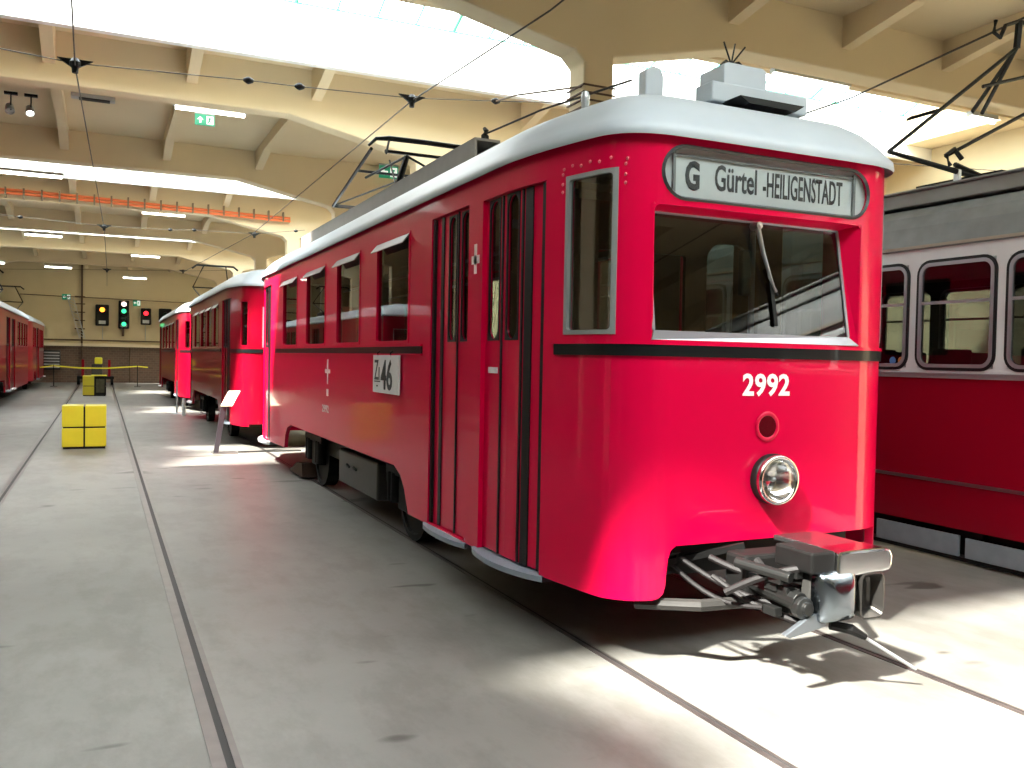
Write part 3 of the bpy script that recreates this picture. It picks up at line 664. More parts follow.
sh.bar((2.76, sy+.28, sz-.07), (3.48, sy+.28, sz-.07), .035, .03).tube([(2.72, sy, sz-.02), (2.78, sy+.3, sz-.09)], .012, 6).tube([(3.52, sy, sz-.02), (3.46, sy+.3, sz-.09)], .012, 6).build('collector_shoe', BLACK, pa)
lo = MB()
for x in (2.78, 3.46): lo.tube([(x, 9.35, 3.08), (x-.05 if x < 3 else x+.05, ky, kz)], .020, 6)
lo.tube([(2.84, 9.3, 3.10), (2.90, 9.15, 3.45), (2.95, 9.1, 3.66)], [.045, .035, .03], 8).tube([(2.95, 9.1, 3.66), (3.4, 9.05, 3.45), (3.5, 9.1, 3.10)], .014, 6).tube([(2.95, 9.1, 3.66), (2.72, 9.9, 3.55)], .014, 6)
lo.build('lower_arm', BLACK, pa)
bs = MB().box(2.70, 3.54, 9.1, 9.2, 3.02, 3.07).box(2.70, 3.54, 10.0, 10.08, 3.02, 3.07).box(2.72, 2.78, 9.1, 10.05, 3.02, 3.07).box(3.46, 3.52, 9.1, 10.05, 3.02, 3.07)
for x in (2.75, 3.49):
    for y in (9.15, 10.04): bs.lathe((x, y, 2.93), (0, 0, 1), [(.03, 0), (.05, .02), (.03, .035), (.05, .055), (.03, .07), (.03, .1)], 10)
bs.box(2.80, 2.95, 9.2, 9.6, 3.05, 3.16).tube([(2.75, 9.3, 3.13), (2.75, 10.0, 3.13)], .04, 8).tube([(3.49, 9.3, 3.13), (3.49, 10.0, 3.13)], .04, 8)
bs.build('pantograph_base', UNDER, T.root)
# coupler
cp = MB().prism([(2.78, .38), (2.78, .62), (3.36, .62), (3.36, .5), (3.0, .38)], 1, 3.30, 3.46); cp = cp.build('coupler_mount', UNDER, T.root, bevel=.02)
bu = MB().prism([(2.99, .590), (3.06, .583), (3.305, .592), (3.325, .61), (3.33, .66), (3.315, .69), (3.28, .70), (3.06, .70), (3.0, .695)], 1, 2.93, 3.08); bu.build('bumper_horn', CHROME, cp, bevel=.012)
MB().box(2.86, 3.0, 2.955, 3.2, .60, .70).build('bumper_block', UNDER, cp, bevel=.012)
MB().box(3.03, 3.31, 3.02, 3.40, .665, .690).build('bumper_shelf', mat('black_gloss', (.02, .02, .02), .12, coat=1), cp, bevel=.005)
hp = MB().prism([(2.885, .40), (2.905, .63), (3.29, .63), (3.29, .375), (3.10, .37), (2.95, .36)], 1, 3.0, 3.06); hp.build('coupler_face_plate', GREYM, cp, bevel=.01)
pd = MB(); zc, xc_ = .495, 3.005
for hw_, hh, y in ((.112, .118, 3.0), (.112, .118, 2.955), (.095, .10, 2.925), (.055, .06, 2.905)): pass
rings = []
for hw_, hh, y in ((.105, .115, 3.0), (.108, .118, 2.955), (.098, .106, 2.93), (.062, .062, 2.905), (.02, .02, 2.90)):
    P = []
    for i in range(24):
        a_ = 2*math.pi*i/24; c_, s_ = math.cos(a_), math.sin(a_); e_ = .28
        P.append(pd.bm.verts.new((xc_+hw_*abs(c_)**e_*(1 if c_ > 0 else -1), y, zc+hh*abs(s_)**e_*(1 if s_ > 0 else -1))))
    rings.append(P)
for a_, b_ in zip(rings, rings[1:]):
    for i in range(24): pd.bm.faces.new((a_[i], a_[(i+1) % 24], b_[(i+1) % 24], b_[i]))
pd.bm.faces.new(rings[-1]); pd.build('convex_buffer', mat('dull_chrome', (.22, .25, .28), .2, 1), cp, smooth=True)
cu = MB(); rings = []
for hw_, hh, y in ((.068, .098, 3.0), (.074, .106, 2.93), (.068, .10, 2.928), (.05, .075, 2.99), (.01, .02, 3.02)):
    P = []
    for i in range(20):
        a_ = 2*math.pi*i/20; c_, s_ = math.cos(a_), math.sin(a_); e_ = .35
        P.append(cu.bm.verts.new((3.205+hw_*abs(c_)**e_*(1 if c_ > 0 else -1), y, .485+hh*abs(s_)**e_*(1 if s_ > 0 else -1))))
    rings.append(P)
for a_, b_ in zip(rings, rings[1:]):
    for i in range(20): cu.bm.faces.new((a_[i], a_[(i+1) % 20], b_[(i+1) % 20], b_[i]))
cu.build('concave_buffer', mat('dark_oiled_steel', (.06, .055, .05), .35, .7), cp)
MB().prism([(2.72, .345), (2.75, .33), (2.96, .36), (2.94, .41), (2.89, .425)], 1, 2.96, 2.99).build('coupler_lever_plate', mat('lever_steel', (.2, .22, .24), .4, .8), cp, bevel=.004)
MB().tube([(3.02, 3.0, .35), (3.10, 2.95, .335), (3.16, 2.92, .30)], [.022, .024, .014], 8).build('coupling_joint', UNDER, cp)
MB().tube([(3.14, 2.93, .31), (3.44, 2.88, .13)], .008, 8).build('coupling_rod', GALV, cp)
MB().lathe((3.235, 2.99, .583), (0, -1, 0), [(0, 0), (.014, 0), (.014, .01), (0, .012)], 12).build('red_cap', RED, cp)
hs_ = MB(); rnd = random.Random(3)
def hose(a_, b_, sag, r):
    a_, b_ = Vector(a_), Vector(b_); P = []
    for i in range(9):
        t = i/8; p = a_.lerp(b_, t); p.z -= sag*math.sin(math.pi*t); P.append(p)
    hs_.tube(P, r, 7)
hose((2.62, 3.6, .56), (2.92, 3.05, .42), .05, .013); hose((2.72, 3.5, .58), (2.93, 3.05, .56), .04, .016); hose((2.70, 3.45, .50), (2.90, 3.03, .36), .03, .014)
hose((2.78, 3.5, .47), (2.94, 3.08, .50), .06, .011); hose((2.6, 3.65, .52), (2.8, 3.2, .40), .06, .012); hose((2.66, 3.3, .46), (2.9, 3.02, .62), -.02, .018); hose((2.84, 3.3, .60), (2.88, 3.02, .44), .02, .02)
hs_.build('brake_hoses', mat('grey_rubber_hose', (.014, .012, .012), .5, spec=.15), cp)
gr = MB()
for i in range(9):
    x = 2.80+rnd.random()*.13; z = .40+rnd.random()*.2; y = 3.03+rnd.random()*.12
    gr.box(x-.02-.02*rnd.random(), x+.02, y-.03, y+.05, z-.015-.02*rnd.random(), z+.02)
gr.tube([(2.84, 3.0, .47), (2.84, 3.4, .50)], .045, 12).tube([(2.80, 3.02, .58), (2.72, 3.3, .60)], .026, 8).lathe((2.845, 2.985, .45), (0, -1, 0), [(.05, -.03), (.05, .01), (.03, .02), (.03, .035), (0, .04)], 14)
gr.build('coupler_valves', mat('oily_iron', (.012, .012, .0115), .4, .3, spec=.3, noise=.3), cp, bevel=.004)
cp.location.z -= .035; cp.location.x += .008     # the whole coupler hangs a little lower
gb = MB().tube([(2.42, 3.68, .30), (2.62, 3.42, .335), (2.9, 3.36, .345), (3.3, 3.36, .345), (3.62, 3.42, .335), (3.82, 3.68, .30)], .030, 8); gb.build('guard_beam', mat('dark_guard', (.03, .028, .026), .5, .2, spec=.2), T.root)
MB().bar((2.46, 3.75, .45), (2.9, 3.45, .60), .03).bar((2.6, 3.8, .5), (2.6, 3.62, .6), .05, .1).box(2.45, 3.85, 3.95, 4.02, .35, .66).box(2.62, 3.75, 3.62, 3.9, .44, .60).build('linkage_and_dark_fill', UNDER, T.root)  # last box is a dark block added for the shaded void behind the coupler

# ============ trams behind
def simple_tram(name, label, xc, yf, yr, wins, door_f, door_r, endwin, hs, paint, panto=None, side='left', group=None, cut=None, left_s=True):
    t = Tram(name, label, xc, yf, yr, hs, paint=paint, group=group)
    ca, cb = cut
    c = piecewise([(yf, .36), (ca-.02, .36), (ca+.05, .55), (ca+.25, .70), (cb-.25, .70), (cb-.05, .55), (cb+.02, .36), (yr, .36)])
    kn = [ca-.02, ca+.05, ca+.25, cb-.25, cb-.05, cb+.02]
    hs_ = [(a, b, 1.64, 2.40, .04) for a, b in wins]+[(door_f[0], door_f[1], .38, 2.42, 0), (door_r[0], door_r[1], .38, 2.42, 0), (endwin[0], endwin[1], 1.64, 2.35, .02)]
    ho = [(a, b, 1.64, 2.40, .04) for a, b in wins]+[(endwin[0], endwin[1], 1.64, 2.35, .02)]
    S, O = (t.left, t.right) if side == 'left' else (t.right, t.left)
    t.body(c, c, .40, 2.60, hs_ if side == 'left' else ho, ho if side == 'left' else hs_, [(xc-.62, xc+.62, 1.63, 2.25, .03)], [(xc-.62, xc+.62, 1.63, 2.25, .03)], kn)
    t.roof(ROOFP)
    for a, b in wins:
        t.window(S, a, b, 1.64, 2.40, .04, frm=paint, vent=side == 'left'); t.window(O, a, b, 1.64, 2.40, .04, frm=paint)
    t.window(S, endwin[0], endwin[1], 1.64, 2.35, .01, frm=paint); t.window(t.front, xc-.62, xc+.62, 1.63, 2.25, .03); t.window(t.rear, xc-.62, xc+.62, 1.63, 2.25, .03)
    sg = -1 if side == 'left' else 1
    t.door(S, door_f[0], door_f[1], .40, 2.415, sg); t.door(S, door_r[0], door_r[1], .40, 2.415, sg, step=STEPW)
    if side == 'left':
        t.band('side_band', BLACKG, [(S, door_r[0]-.1, door_f[1]+.1)], 1.55, 1.60)
        t.band('belt_band', BLACKG, [(t.left, yf+.7, yf+t.fy(xc+.8195)), (t.front, xc-.8195, xc+.8195), (t.right, yf+t.fy(xc+.8195), yf+.7)], 1.53, 1.59)
    else: t.band('side_band', mat('dull_beige_band', (.22, .17, .13), .5), [(S, door_f[1]+.1, door_r[0]-.1)], 1.50, 1.60)
    t.running_gear((ca+.6, cb-.6), .34); t.interior(parts=(yf+1.5,))
    MB().box(xc-.75, xc+.75, yf+.4, yr-.4, .66, .78).build('underframe', UNDER, t.root)
    MB().lathe((xc, yf-.0, .95), (0, -1, 0), [(.11, 0), (.11, .05), (.09, .06), (.06, .03), (0, .02)], 20).build('headlamp', CHROME, t.root)
    MB().tube([(xc, yf+.3, .48), (xc, yf-.3, .48)], .06, 8).box(xc-.12, xc+.12, yf-.33, yf-.28, .38, .6).build('coupler', UNDER, t.root)
    if panto:
        y = panto; b = MB()
        b.tube([(xc-.5, y+1.2, 3.45), (xc+.5, y+1.2, 3.45)], .02, 6)
        for q in (-1, 1): b.tube([(xc+q*.35, y, 3.05), (xc+q*.5, y+1.2, 3.45), (xc+q*.3, y+.2, 4.0)], .02, 6)
        b.tube([(xc-.62, y+.1, 3.90), (xc-.5, y+.1, 4.0), (xc+.5, y+.1, 4.0), (xc+.62, y+.1, 3.90)], .03, 6).build('pantograph_arm', BLACK, t.root)
        MB().box(xc-.5, xc+.5, y-.4, y+.5, 2.96, 3.06).build('pantograph_base', UNDER, t.root)
    return t
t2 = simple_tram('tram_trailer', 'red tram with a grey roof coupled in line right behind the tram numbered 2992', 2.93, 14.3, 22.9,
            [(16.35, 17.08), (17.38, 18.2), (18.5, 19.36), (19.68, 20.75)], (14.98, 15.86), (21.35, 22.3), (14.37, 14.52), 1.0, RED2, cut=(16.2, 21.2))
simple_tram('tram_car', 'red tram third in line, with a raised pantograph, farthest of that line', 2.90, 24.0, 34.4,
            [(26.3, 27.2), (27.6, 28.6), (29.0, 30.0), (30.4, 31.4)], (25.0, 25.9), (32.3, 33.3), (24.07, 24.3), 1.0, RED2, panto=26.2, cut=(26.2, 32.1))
HSL = 1.0; XCL = -2.35-1.06
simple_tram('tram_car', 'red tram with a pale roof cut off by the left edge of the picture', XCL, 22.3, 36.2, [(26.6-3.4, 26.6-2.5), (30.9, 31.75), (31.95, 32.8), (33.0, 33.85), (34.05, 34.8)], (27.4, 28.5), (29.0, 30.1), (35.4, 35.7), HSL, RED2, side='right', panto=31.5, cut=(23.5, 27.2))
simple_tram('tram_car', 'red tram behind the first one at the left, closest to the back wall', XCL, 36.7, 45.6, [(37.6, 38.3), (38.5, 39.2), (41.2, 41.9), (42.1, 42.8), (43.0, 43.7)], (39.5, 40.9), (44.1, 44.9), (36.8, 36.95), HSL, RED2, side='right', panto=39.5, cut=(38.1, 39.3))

# ============ red and white tram at the right
XS = 6.0; y0, y1 = -7.6, 12.0
R2 = thing('tram_car', (XS+1.1, 2.2, 0), 'red tram with a white window band and weathered grey roof at the right edge', 'tram')
wins = []
y = 4.42
while y > y0+1: y -= .78
y += .78
while y < y1-.9: wins.append((y, y+.67)); y += .78
pl = lambda t, off: (XS-off, t)
pr = lambda t, off: (XS+2.2+off, t)
hh = [(a, b, 1.50, 2.34, .10) for a, b in wins]
b = MB().wall(pl, y1, y0, 1.45, 2.46, hh); b.wall(pr, y0, y1, 1.45, 2.46, hh)
b.build('window_band', WHITEP, R2, solid=.04)
b = MB().wall(pl, y1, y0, .26, 1.42); b.wall(pr, y0, y1, .26, 1.42)
b.wall(lambda t, off: (t, y0), XS, XS+2.2, .26, 2.46, [(XS+.3, XS+1.9, 1.5, 2.3, .1)]); b.wall(lambda t, off: (t, y1), XS+2.2, XS, .26, 2.46)
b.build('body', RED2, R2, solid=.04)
MB().box(XS-.02, XS+.01, y0, y1, 1.42, 1.455).box(XS-.03, XS+.01, y0, y1, 1.452, 1.462).build('belt_rail', SILL, R2)
MB().box(XS-.018, XS+.005, y0, y1, .60, .625).build('chrome_strip', STEEL, R2)
for pf, sg in ((pl, -1), (pr, 1)):
    for a, c in wins:
        d = (c, a) if sg < 0 else (a, c); e = .02
        f = MB().wall(pf, d[0]+(e if sg < 0 else -e), d[1]+(-e if sg < 0 else e), 1.48, 2.36, [(a+.004, c-.004, 1.504, 2.336, .095)], (), off=.004)
        f.bm.free(); f = MB()
        def rr(o, n=6):
            P = []; r = .10+o
            for cx_, cz_, a0 in ((c+o-r, 2.34+o-r, 0), (a-o+r, 2.34+o-r, 1), (a-o+r, 1.5-o+r, 2), (c+o-r, 1.5-o+r, 3)):
                for i in range(n+1): th = (a0+i/n)*math.pi/2; P.append((cx_+r*math.cos(th), cz_+r*math.sin(th)))
            return P
        def ring(f, o1, o2, offx, th):
            A_, B_ = rr(o1), rr(o2); n = len(A_); X0 = pf(0, 0)[0]+sg*offx; X1 = X0-sg*th
            for j in range(n):
                k_ = (j+1) % n
                f.face([(X0, *A_[j]), (X0, *A_[k_]), (X0, *B_[k_]), (X0, *B_[j])])
                f.face([(X0, *B_[j]), (X0, *B_[k_]), (X1, *B_[k_]), (X1, *B_[j])]); f.face([(X0, *A_[j]), (X1, *A_[j]), (X1, *A_[k_]), (X0, *A_[k_])])
        ring(f, .020, -.004, .010, .03); fo = f.build('window_frame', BLACK, R2)
        f = MB(); ring(f, -.004, -.032, .014, .03)
        f.box(pf(0, 0)[0]+sg*.006-.01, pf(0, 0)[0]+sg*.006+.01, a+.02, c-.02, 2.005, 2.028); f.build('inner_frame', SILL, fo)
        g = MB(); X0 = pf(0, 0)[0]; g.face([(X0, a, 1.5), (X0, c, 1.5), (X0, c, 2.34), (X0, a, 2.34)]); g.build('pane', GLASSD, fo)
prof = [(0, 2.455), (-.03, 2.46), (-.03, 2.485), (.0, 2.49), (.02, 2.55), (.05, 2.65), (.11, 2.75), (.22, 2.83), (.5, 2.90), (1.1, 2.94)]
P = [(XS+d, z) for d, z in prof]+[(XS+2.2-d, z) for d, z in prof[::-1]]
MB().prism(P, 1, y0-.02, y1+.02).build('roof', ROOFG, R2, bevel=0)
MB().box(XS-.035, XS-.02, y0, y1, 2.462, 2.485).build('rain_gutter', mat('gutter_beige', (.30, .25, .2), .6), R2)
MB().box(XS+.28, XS+1.92, y0+1, y1-1, 2.88, 3.0).box(XS+.25, XS+1.95, y0+1, y1-1, 3.0, 3.02).build('roof_duct', mat('grey_roof_walkway', (.24, .25, .24), .6, noise=.1), R2, bevel=.01)
MB().box(XS+.30, XS+.33, 5.0, 5.05, 3.0, 3.12).build('roof_post', GALV, R2)
# skirt guard and bogie mass
MB().box(XS+.0, XS+.02, y0, 4.6, .05, .20).box(XS+.0, XS+.02, 4.66, 5.45, .05, .21).build('rail_guard', BLUEG, R2)
MB().box(XS-.01, XS+.10, y0, y1, .02, .05).build('guard_foot', UNDER, R2)
MB().box(XS+.12, XS+.22, y0+.3, y1-.3, .04, .5).box(XS+.2, XS+2.0, y0+.3, y1-.3, .24, .7).box(XS+.06, XS+.14, 4.5, 4.72, .2, .28).build('underframe', UNDER, R2)
for y in (-5.8, -4.0, 8.2, 10.0):
    for x in (XS+.42, XS+1.7): MB().lathe((x, y, .336), (1, 0, 0), [(0, 0), (.28, 0), (.33, -.02), (.33, .1), (.28, .1), (.1, .06), (0, .06)], 24).build('wheel', UNDER, R2)
MB().box(XS+.06, XS+2.14, y0+.1, y1-.1, .80, .86).build('interior_floor', DARKIN, R2)
MB().wall(pl, y1-.1, y0+.1, .8, 2.44, hh, off=-.055).build('side_lining', DARKIN, R2, solid=.005); MB().wall(pr, y0+.1, y1-.1, .8, 2.44, hh, off=-.055).build('side_lining', DARKIN, R2, solid=.005)
MB().box(XS+.06, XS+2.14, y0+.1, y1-.1, 2.42, 2.45).build('interior_ceiling', CREAMIN, R2)
yy = -7
while yy < 11.5:
    for x in (XS+.42, XS+1.75):
        MB().box(x-.22, x+.22, yy, yy+.4, 1.20, 1.26).box(x-.22, x+.22, yy+.38, yy+.43, 1.22, 1.66).box(x-.03, x+.03, yy+.15, yy+.25, .86, 1.2).build('passenger_seat', mat('dark_seat', (.03, .015, .012), .5), R2, bevel=.015)
    yy += .78
for yy in (3.0, 4.9, 6.4, 8.0, .6, -1.5): MB().tube([(XS+.7, yy, .86), (XS+.7, yy, 2.42)], .018, 8).tube([(XS+1.5, yy, .86), (XS+1.5, yy, 2.42)], .018, 8).build('grab_pole', GALV, R2)
for yy, col, nm in ((5.33, (.05, .16, .40), 'blue'), (5.245, (.5, .2, .05), 'orange')):
    tag(MB().lathe((XS-.005, yy, 1.555), (-1, 0, 0), [(0, .002), (.032, .002), (.032, 0)], 20).build('window_sticker', mat(nm+'_sticker', col, .4), R2), 'round %s sticker in the window corner' % nm)
# its pantograph
b = MB(); L0 = (6.15, 5.15, 3.24)
b.tube([(5.62, 5.1, 3.20), (6.55, 5.0, 3.07), (7.6, 4.85, 3.26)], [.018, .026, .026], 8)
b.tube([(5.62, 5.1, 3.20), (6.95, 5.0, 4.20)], .016, 6).tube([(6.95, 5.0, 4.20), (6.50, 5.05, 3.62)], .016, 6).tube([(6.55, 5.0, 3.82), (7.5, 4.9, 4.10)], .016, 6)
b.tube([(6.55, 5.0, 3.6), (6.95, 5.0, 4.2)], .016, 6).tube([(6.20, 5.05, 3.22), (7.6, 4.9, 3.95)], .016, 6)
b.tube([(6.22, 5.02, 3.14), (6.17, 5.02, 3.22), (6.26, 5.02, 3.28), (6.33, 5.0, 3.2)], .02, 6).tube([(6.25, 5.0, 3.15), (6.6, 5.0, 3.08)], .02, 6)
b.tube([(6.68, 5.0, 4.38), (6.66, 5.0, 4.28), (6.74, 5.0, 4.25), (6.80, 5.0, 4.36), (6.95, 5.0, 4.42), (7.5, 4.95, 4.42)], .018, 6).tube([(6.95, 5, 4.2), (6.97, 5, 4.42)], .03, 6)
b.build('pantograph_arm', BLACK, R2)
MB().box(6.4, 7.7, 4.7, 5.5, 3.02, 3.07).build('pantograph_base', UNDER, R2)

# ---------------------------------------------------------------- floor furniture
def cube(y, x0, x1, h, dep, black, label):
    t = thing('yellow_cube', ((x0+x1)/2, y+dep/2, 0), label, 'display cube')
    MB().box(x0+.015, x1-.015, y+.015, y+dep-.015, .0, h-.01).build('core', BLACK, t)
    xm_ = (x0+x1)/2; g_ = .012
    for i, (a, c) in enumerate(((x0, xm_-g_), (xm_+g_, x1))):
        for za, zb in ((.035, h*.5-g_), (h*.5+g_, h)):
            m_ = BLACKG if (black and i == 1) else YEL
            MB().box(a, c, y, y+dep/2-g_, za, zb).build('panel', m_, t, bevel=.006); MB().box(a, c, y+dep/2+g_, y+dep, za, zb).build('panel', YEL, t, bevel=.006)
    if black:
        MB().box(xm_+.05, x1-.05, y-.004, y, .12, h-.1).build('poster', mat('dark_poster', (.05, .05, .02), .4, noise=.9, nscale=9), t)
        MB().box(xm_-.1, x1+.02, y-.01, y+dep, h, h+.03).build('lid', YEL, t)
    return t
cube(15.05, -.55, .068, .665, .5, False, 'yellow four panelled cube between the rails, nearest the camera')
cube(33.0, -.585, .135, .68, .6, True, 'yellow and black cube farther down the same track')
# rail trolley
t = thing('rail_trolley', (-.25, 44.3, 0), 'low dark rail trolley with red uprights parked at the end of the track', 'trolley')
MB().box(-1.0, .5, 43.8, 44.9, .28, .40).build('deck', UNDER, t)
for x in (-.95, .42):
    for y in (44.0, 44.7): MB().lathe((x-.04, y, .21), (1, 0, 0), [(0, 0), (.17, 0), (.2, -.02), (.2, .09), (.17, .09), (0, .05)], 18).build('wheel', UNDER, t)
for x in (-.78, .30): MB().box(x-.05, x+.06, 44.0, 44.15, .4, 1.15).build('upright', RED2, t)
MB().box(-.42, .02, 43.85, 44.2, .4, .95).build('motor_box', DARKIN, t, bevel=.03)
tag(MB().box(-.30, .02, 43.8, 44.1, .95, 1.25).build('yellow_cover', YELB, t, bevel=.05), 'bright yellow cover on the trolley')
# info stand
t = thing('information_stand', (1.55, 13.9, 0), 'dark slanting information stand with a bright tilted panel beside the tram gap', 'information stand')
MB().prism([(1.53, .0), (1.60, 0), (1.715, .73), (1.635, .73)], 1, 13.87, 13.92).build('post', mat('dark_bronze', (.03, .025, .03), .4), t)
MB().box(1.52, 1.88, 13.80, 14.08, 0, .012).build('base_plate', mat('base_steel', (.12, .11, .1), .4, .4), t)
p = MB(); p.face([(1.62, 13.83, .725), (1.79, 13.83, .725), (1.93, 14.0, .945), (1.76, 14.0, .945)]); tag(p.build('panel', mat('pale_panel', (.85, .82, .6), .35), t, solid=.02), 'pale tilted reading panel')
tag(MB().box(1.90, 2.85, 13.92, 13.97, 0, .02).build('floor_bar', GREYM), 'thin grey steel bar lying on the floor beside the information stand', 'bar')
t = thing('stanchion', (2.10, 26.3, 0), 'thin grey stanchion standing beside the third red tram', 'post')
MB().tube([(1.70, 23.4, .01), (1.70, 23.4, .82)], .022, 8).build('post', GALV, t); MB().lathe((1.70, 23.4, 0), (0, 0, 1), [(.0, 0), (.13, 0), (.12, .02), (0, .03)], 20).build('base', GALV, t)
t = thing('stanchion', (1.86, 22.95, 0), 'short white post at the rear corner of the second red tram', 'post')
MB().tube([(1.80, 22.6, .0), (1.80, 22.6, .42)], .045, 10).build('post', STEPW, t)
# barrier tape and posts by the back wall
for i, (x, lb) in enumerate(((-1.85, 'thin dark barrier post at the left end of the yellow tape'), (1.42, 'thin dark barrier post right of the rail trolley'))):
    t = thing('barrier_post', (x, 42, 0), lb, 'post'); MB().tube([(x, 42, 0), (x, 42, .93)], .018, 8).build('post', BLACK, t); MB().lathe((x, 42, 0), (0, 0, 1), [(0, 0), (.14, 0), (.13, .02), (0, .03)], 18).build('base', BLACK, t)
b = MB(); pts = [(-2.35, 42, .80), (-1.85, 42, .88), (-.9, 42, .80), (.2, 42, .80), (1.42, 42, .90), (1.84, 42, .86)]
for p, q in zip(pts, pts[1:]): b.bar(p, q, .05, .01, (0, 1, 0))
tag(b.build('barrier_tape', YELB), 'yellow barrier tape stretched across the hall end', 'tape')

# ---------------------------------------------------------------- back wall things
def signal(x0, x1, z0, z1, lamps, label, plate=True, y=YW-.35, name='signal_light'):
    t = thing(name, ((x0+x1)/2, y, z0), label, 'signal light')
    MB().box(x0, x1, y, y+.25, z0, z1).build('housing', BLACK, t, bevel=.05)
    MB().box((x0+x1)/2-.03, (x0+x1)/2+.03, y+.2, YW+.01, z0+.2, z0+.3).build('bracket', BLACK, t)
    for z, col, s in lamps:
        x = (x0+x1)/2+(s[1] if isinstance(s, tuple) else 0)
        MB().lathe((x, y-.002, z), (0, -1, 0), [(.13, 0), (.14, .10), (.125, .10), (.12, .01)], 18).build('lamp_hood', BLACK, t)
        MB().lathe((x, y-.004, z), (0, -1, 0), [(0, .02), (.09, .012), (.11, 0)], 18).build('lamp_lens', col, t)
    if plate: MB().box((x0+x1)/2-.15, (x0+x1)/2+.15, y-.01, y, z0+.08, z0+.24).build('number_plate', GALV, t)
    return t
AMB, GRN, REDL, WHL, OFF = emis('amber_lamp', (1, .25, .02), 4), emis('green_lamp', (.05, .9, .3), 1.6), emis('red_lamp', (1, .02, .03), 2.5), emis('white_lamp', (1, .75, .65), 4), mat('unlit_lens', (.02, .05, .03), .2)
signal(-.30, .30, 2.78, 3.80, [(3.55, AMB, 0)], 'black signal with a lit amber lamp, leftmost on the back wall')
signal(.72, 1.20, 2.66, 4.04, [(3.86, WHL, 0), (3.52, GRN, 0), (3.18, OFF, 0), (2.88, GRN, 0)], 'tall black signal with white and green lamps on the back wall')
signal(1.72, 2.20, 2.88, 3.70, [(3.45, REDL, 0)], 'black signal with a red lamp on the back wall')
signal(2.55, 3.15, 3.05, 3.72, [(3.42, OFF, 0)], 'unlit black signal partly hidden behind the farthest tram roof', plate=False)
for x, z0_, lb in ((.02, 2.1, 'thin conduit below the amber signal'), (1.95, 2.1, 'thin conduit below the red lamp signal')):
    tag(MB().tube([(x, YW-.03, z0_), (x, YW-.03, 2.9)], .02, 6).build('wall_conduit', GALV), lb, 'conduit')
tag(MB().box(.88, .98, YW-.3, YW, 2.3, 2.66).build('signal_bracket', RUST), 'brown bracket under the tall white and green signal', 'bracket')
def exit_sign(x0, x1, y, z0, z1, label, arrow='left', rod=True):
    t = thing('exit_sign', ((x0+x1)/2, y, z0), label, 'exit sign'); W = x1-x0; H = z1-z0
    MB().box(x0, x1, y, y+.03, z0, z1).build('panel', SIGNG, t)
    s_ = MB(); zc_ = (z0+z1)/2; xa_ = x0+W*.27; r = min(W*.2, H*.3); yy_ = y-.003
    if arrow == 'up':
        s_.face([(xa_-r, yy_, zc_), (xa_, yy_, zc_+r), (xa_+r, yy_, zc_)]); s_.face([(xa_-r*.3, yy_, zc_-r), (xa_+r*.3, yy_, zc_-r), (xa_+r*.3, yy_, zc_), (xa_-r*.3, yy_, zc_)])
    else:
        s_.face([(xa_, yy_, zc_-r), (xa_-r, yy_, zc_), (xa_, yy_, zc_+r)]); s_.face([(xa_, yy_, zc_-r*.3), (xa_+r, yy_, zc_-r*.3), (xa_+r, yy_, zc_+r*.3), (xa_, yy_, zc_+r*.3)])
    s_.build('arrow', SIGNW, t)
    d = MB(); xd = x0+W*.58; d.face([(xd, yy_, z0+H*.12), (x1-W*.06, yy_, z0+H*.12), (x1-W*.06, yy_, z1-H*.12), (xd, yy_, z1-H*.12)]); do = d.build('doorway', SIGNW, t)
    f = MB(); xf = xd+W*.14; y3 = y-.006
    f.bar((xf, y3, z0+H*.50), (xf+W*.04, y3, z0+H*.72), .03*W*3, .002, (0, 1, 0)).bar((xf, y3, z0+H*.50), (xf-W*.06, y3, z0+H*.2), .02*W*3, .002, (0, 1, 0)).bar((xf, y3, z0+H*.5), (xf+W*.08, y3, z0+H*.3), .02*W*3, .002, (0, 1, 0)).bar((xf-W*.06, y3, z0+H*.62), (xf+W*.12, y3, z0+H*.66), .02*W*3, .002, (0, 1, 0))
    f.build('running_figure', SIGNG, do)
    if rod: MB().box(x0, x1, y, y+.04, z1, z1+.07).tube([((x0+x1)/2-W*.3, y+.02, z1+.05), ((x0+x1)/2-W*.3, y+.02, 5.95)], .008, 5).tube([((x0+x1)/2+W*.3, y+.02, z1+.05), ((x0+x1)/2+W*.3, y+.02, 5.95)], .008, 5).build('hanger', GALV, t)
    return t
exit_sign(1.375, 1.69, 15.6, 5.31, 5.49, 'green exit sign with an upward arrow hanging below the ceiling lamp', 'up')
exit_sign(5.70, 6.15, 19.6, 5.60, 5.88, 'green exit sign with a left arrow seen behind the pantograph')
exit_sign(1.38, 1.72, YW-.03, 3.80, 4.12, 'small green exit sign on the back wall between two signals', rod=False)
exit_sign(-1.75, -1.38, YW-.03, 3.98, 4.25, 'small green exit sign on the back wall above the leaning lattice', rod=False)
b = MB(); a0, a1 = Vector((-1.52, YW-.19, 4.1)), Vector((-.98, YW-.19, 2.15))
b.bar(a0, a1, .04).bar(a0+Vector((.26, 0, 0)), a1+Vector((.22, 0, 0)), .04)
for i in range(12):
    p = a0.lerp(a1, i/12); q = a0.lerp(a1, (i+1)/12); b.bar(p, q+Vector((.24, 0, 0)), .025)
tag(b.build('lattice_mast', mat('white_lattice', (.5, .5, .48), .6)), 'pale leaning lattice on the back wall left of the signals', 'lattice')
b = MB()
for z in (2.6, 3.0, 3.4, 3.8, 4.15): b.bar((-1.2, YW-.15, z), (-.75, YW-.15, z), .05)
tag(b.build('wall_bracket_row', RUST), 'rusty crossbars beside the leaning lattice', 'brackets')
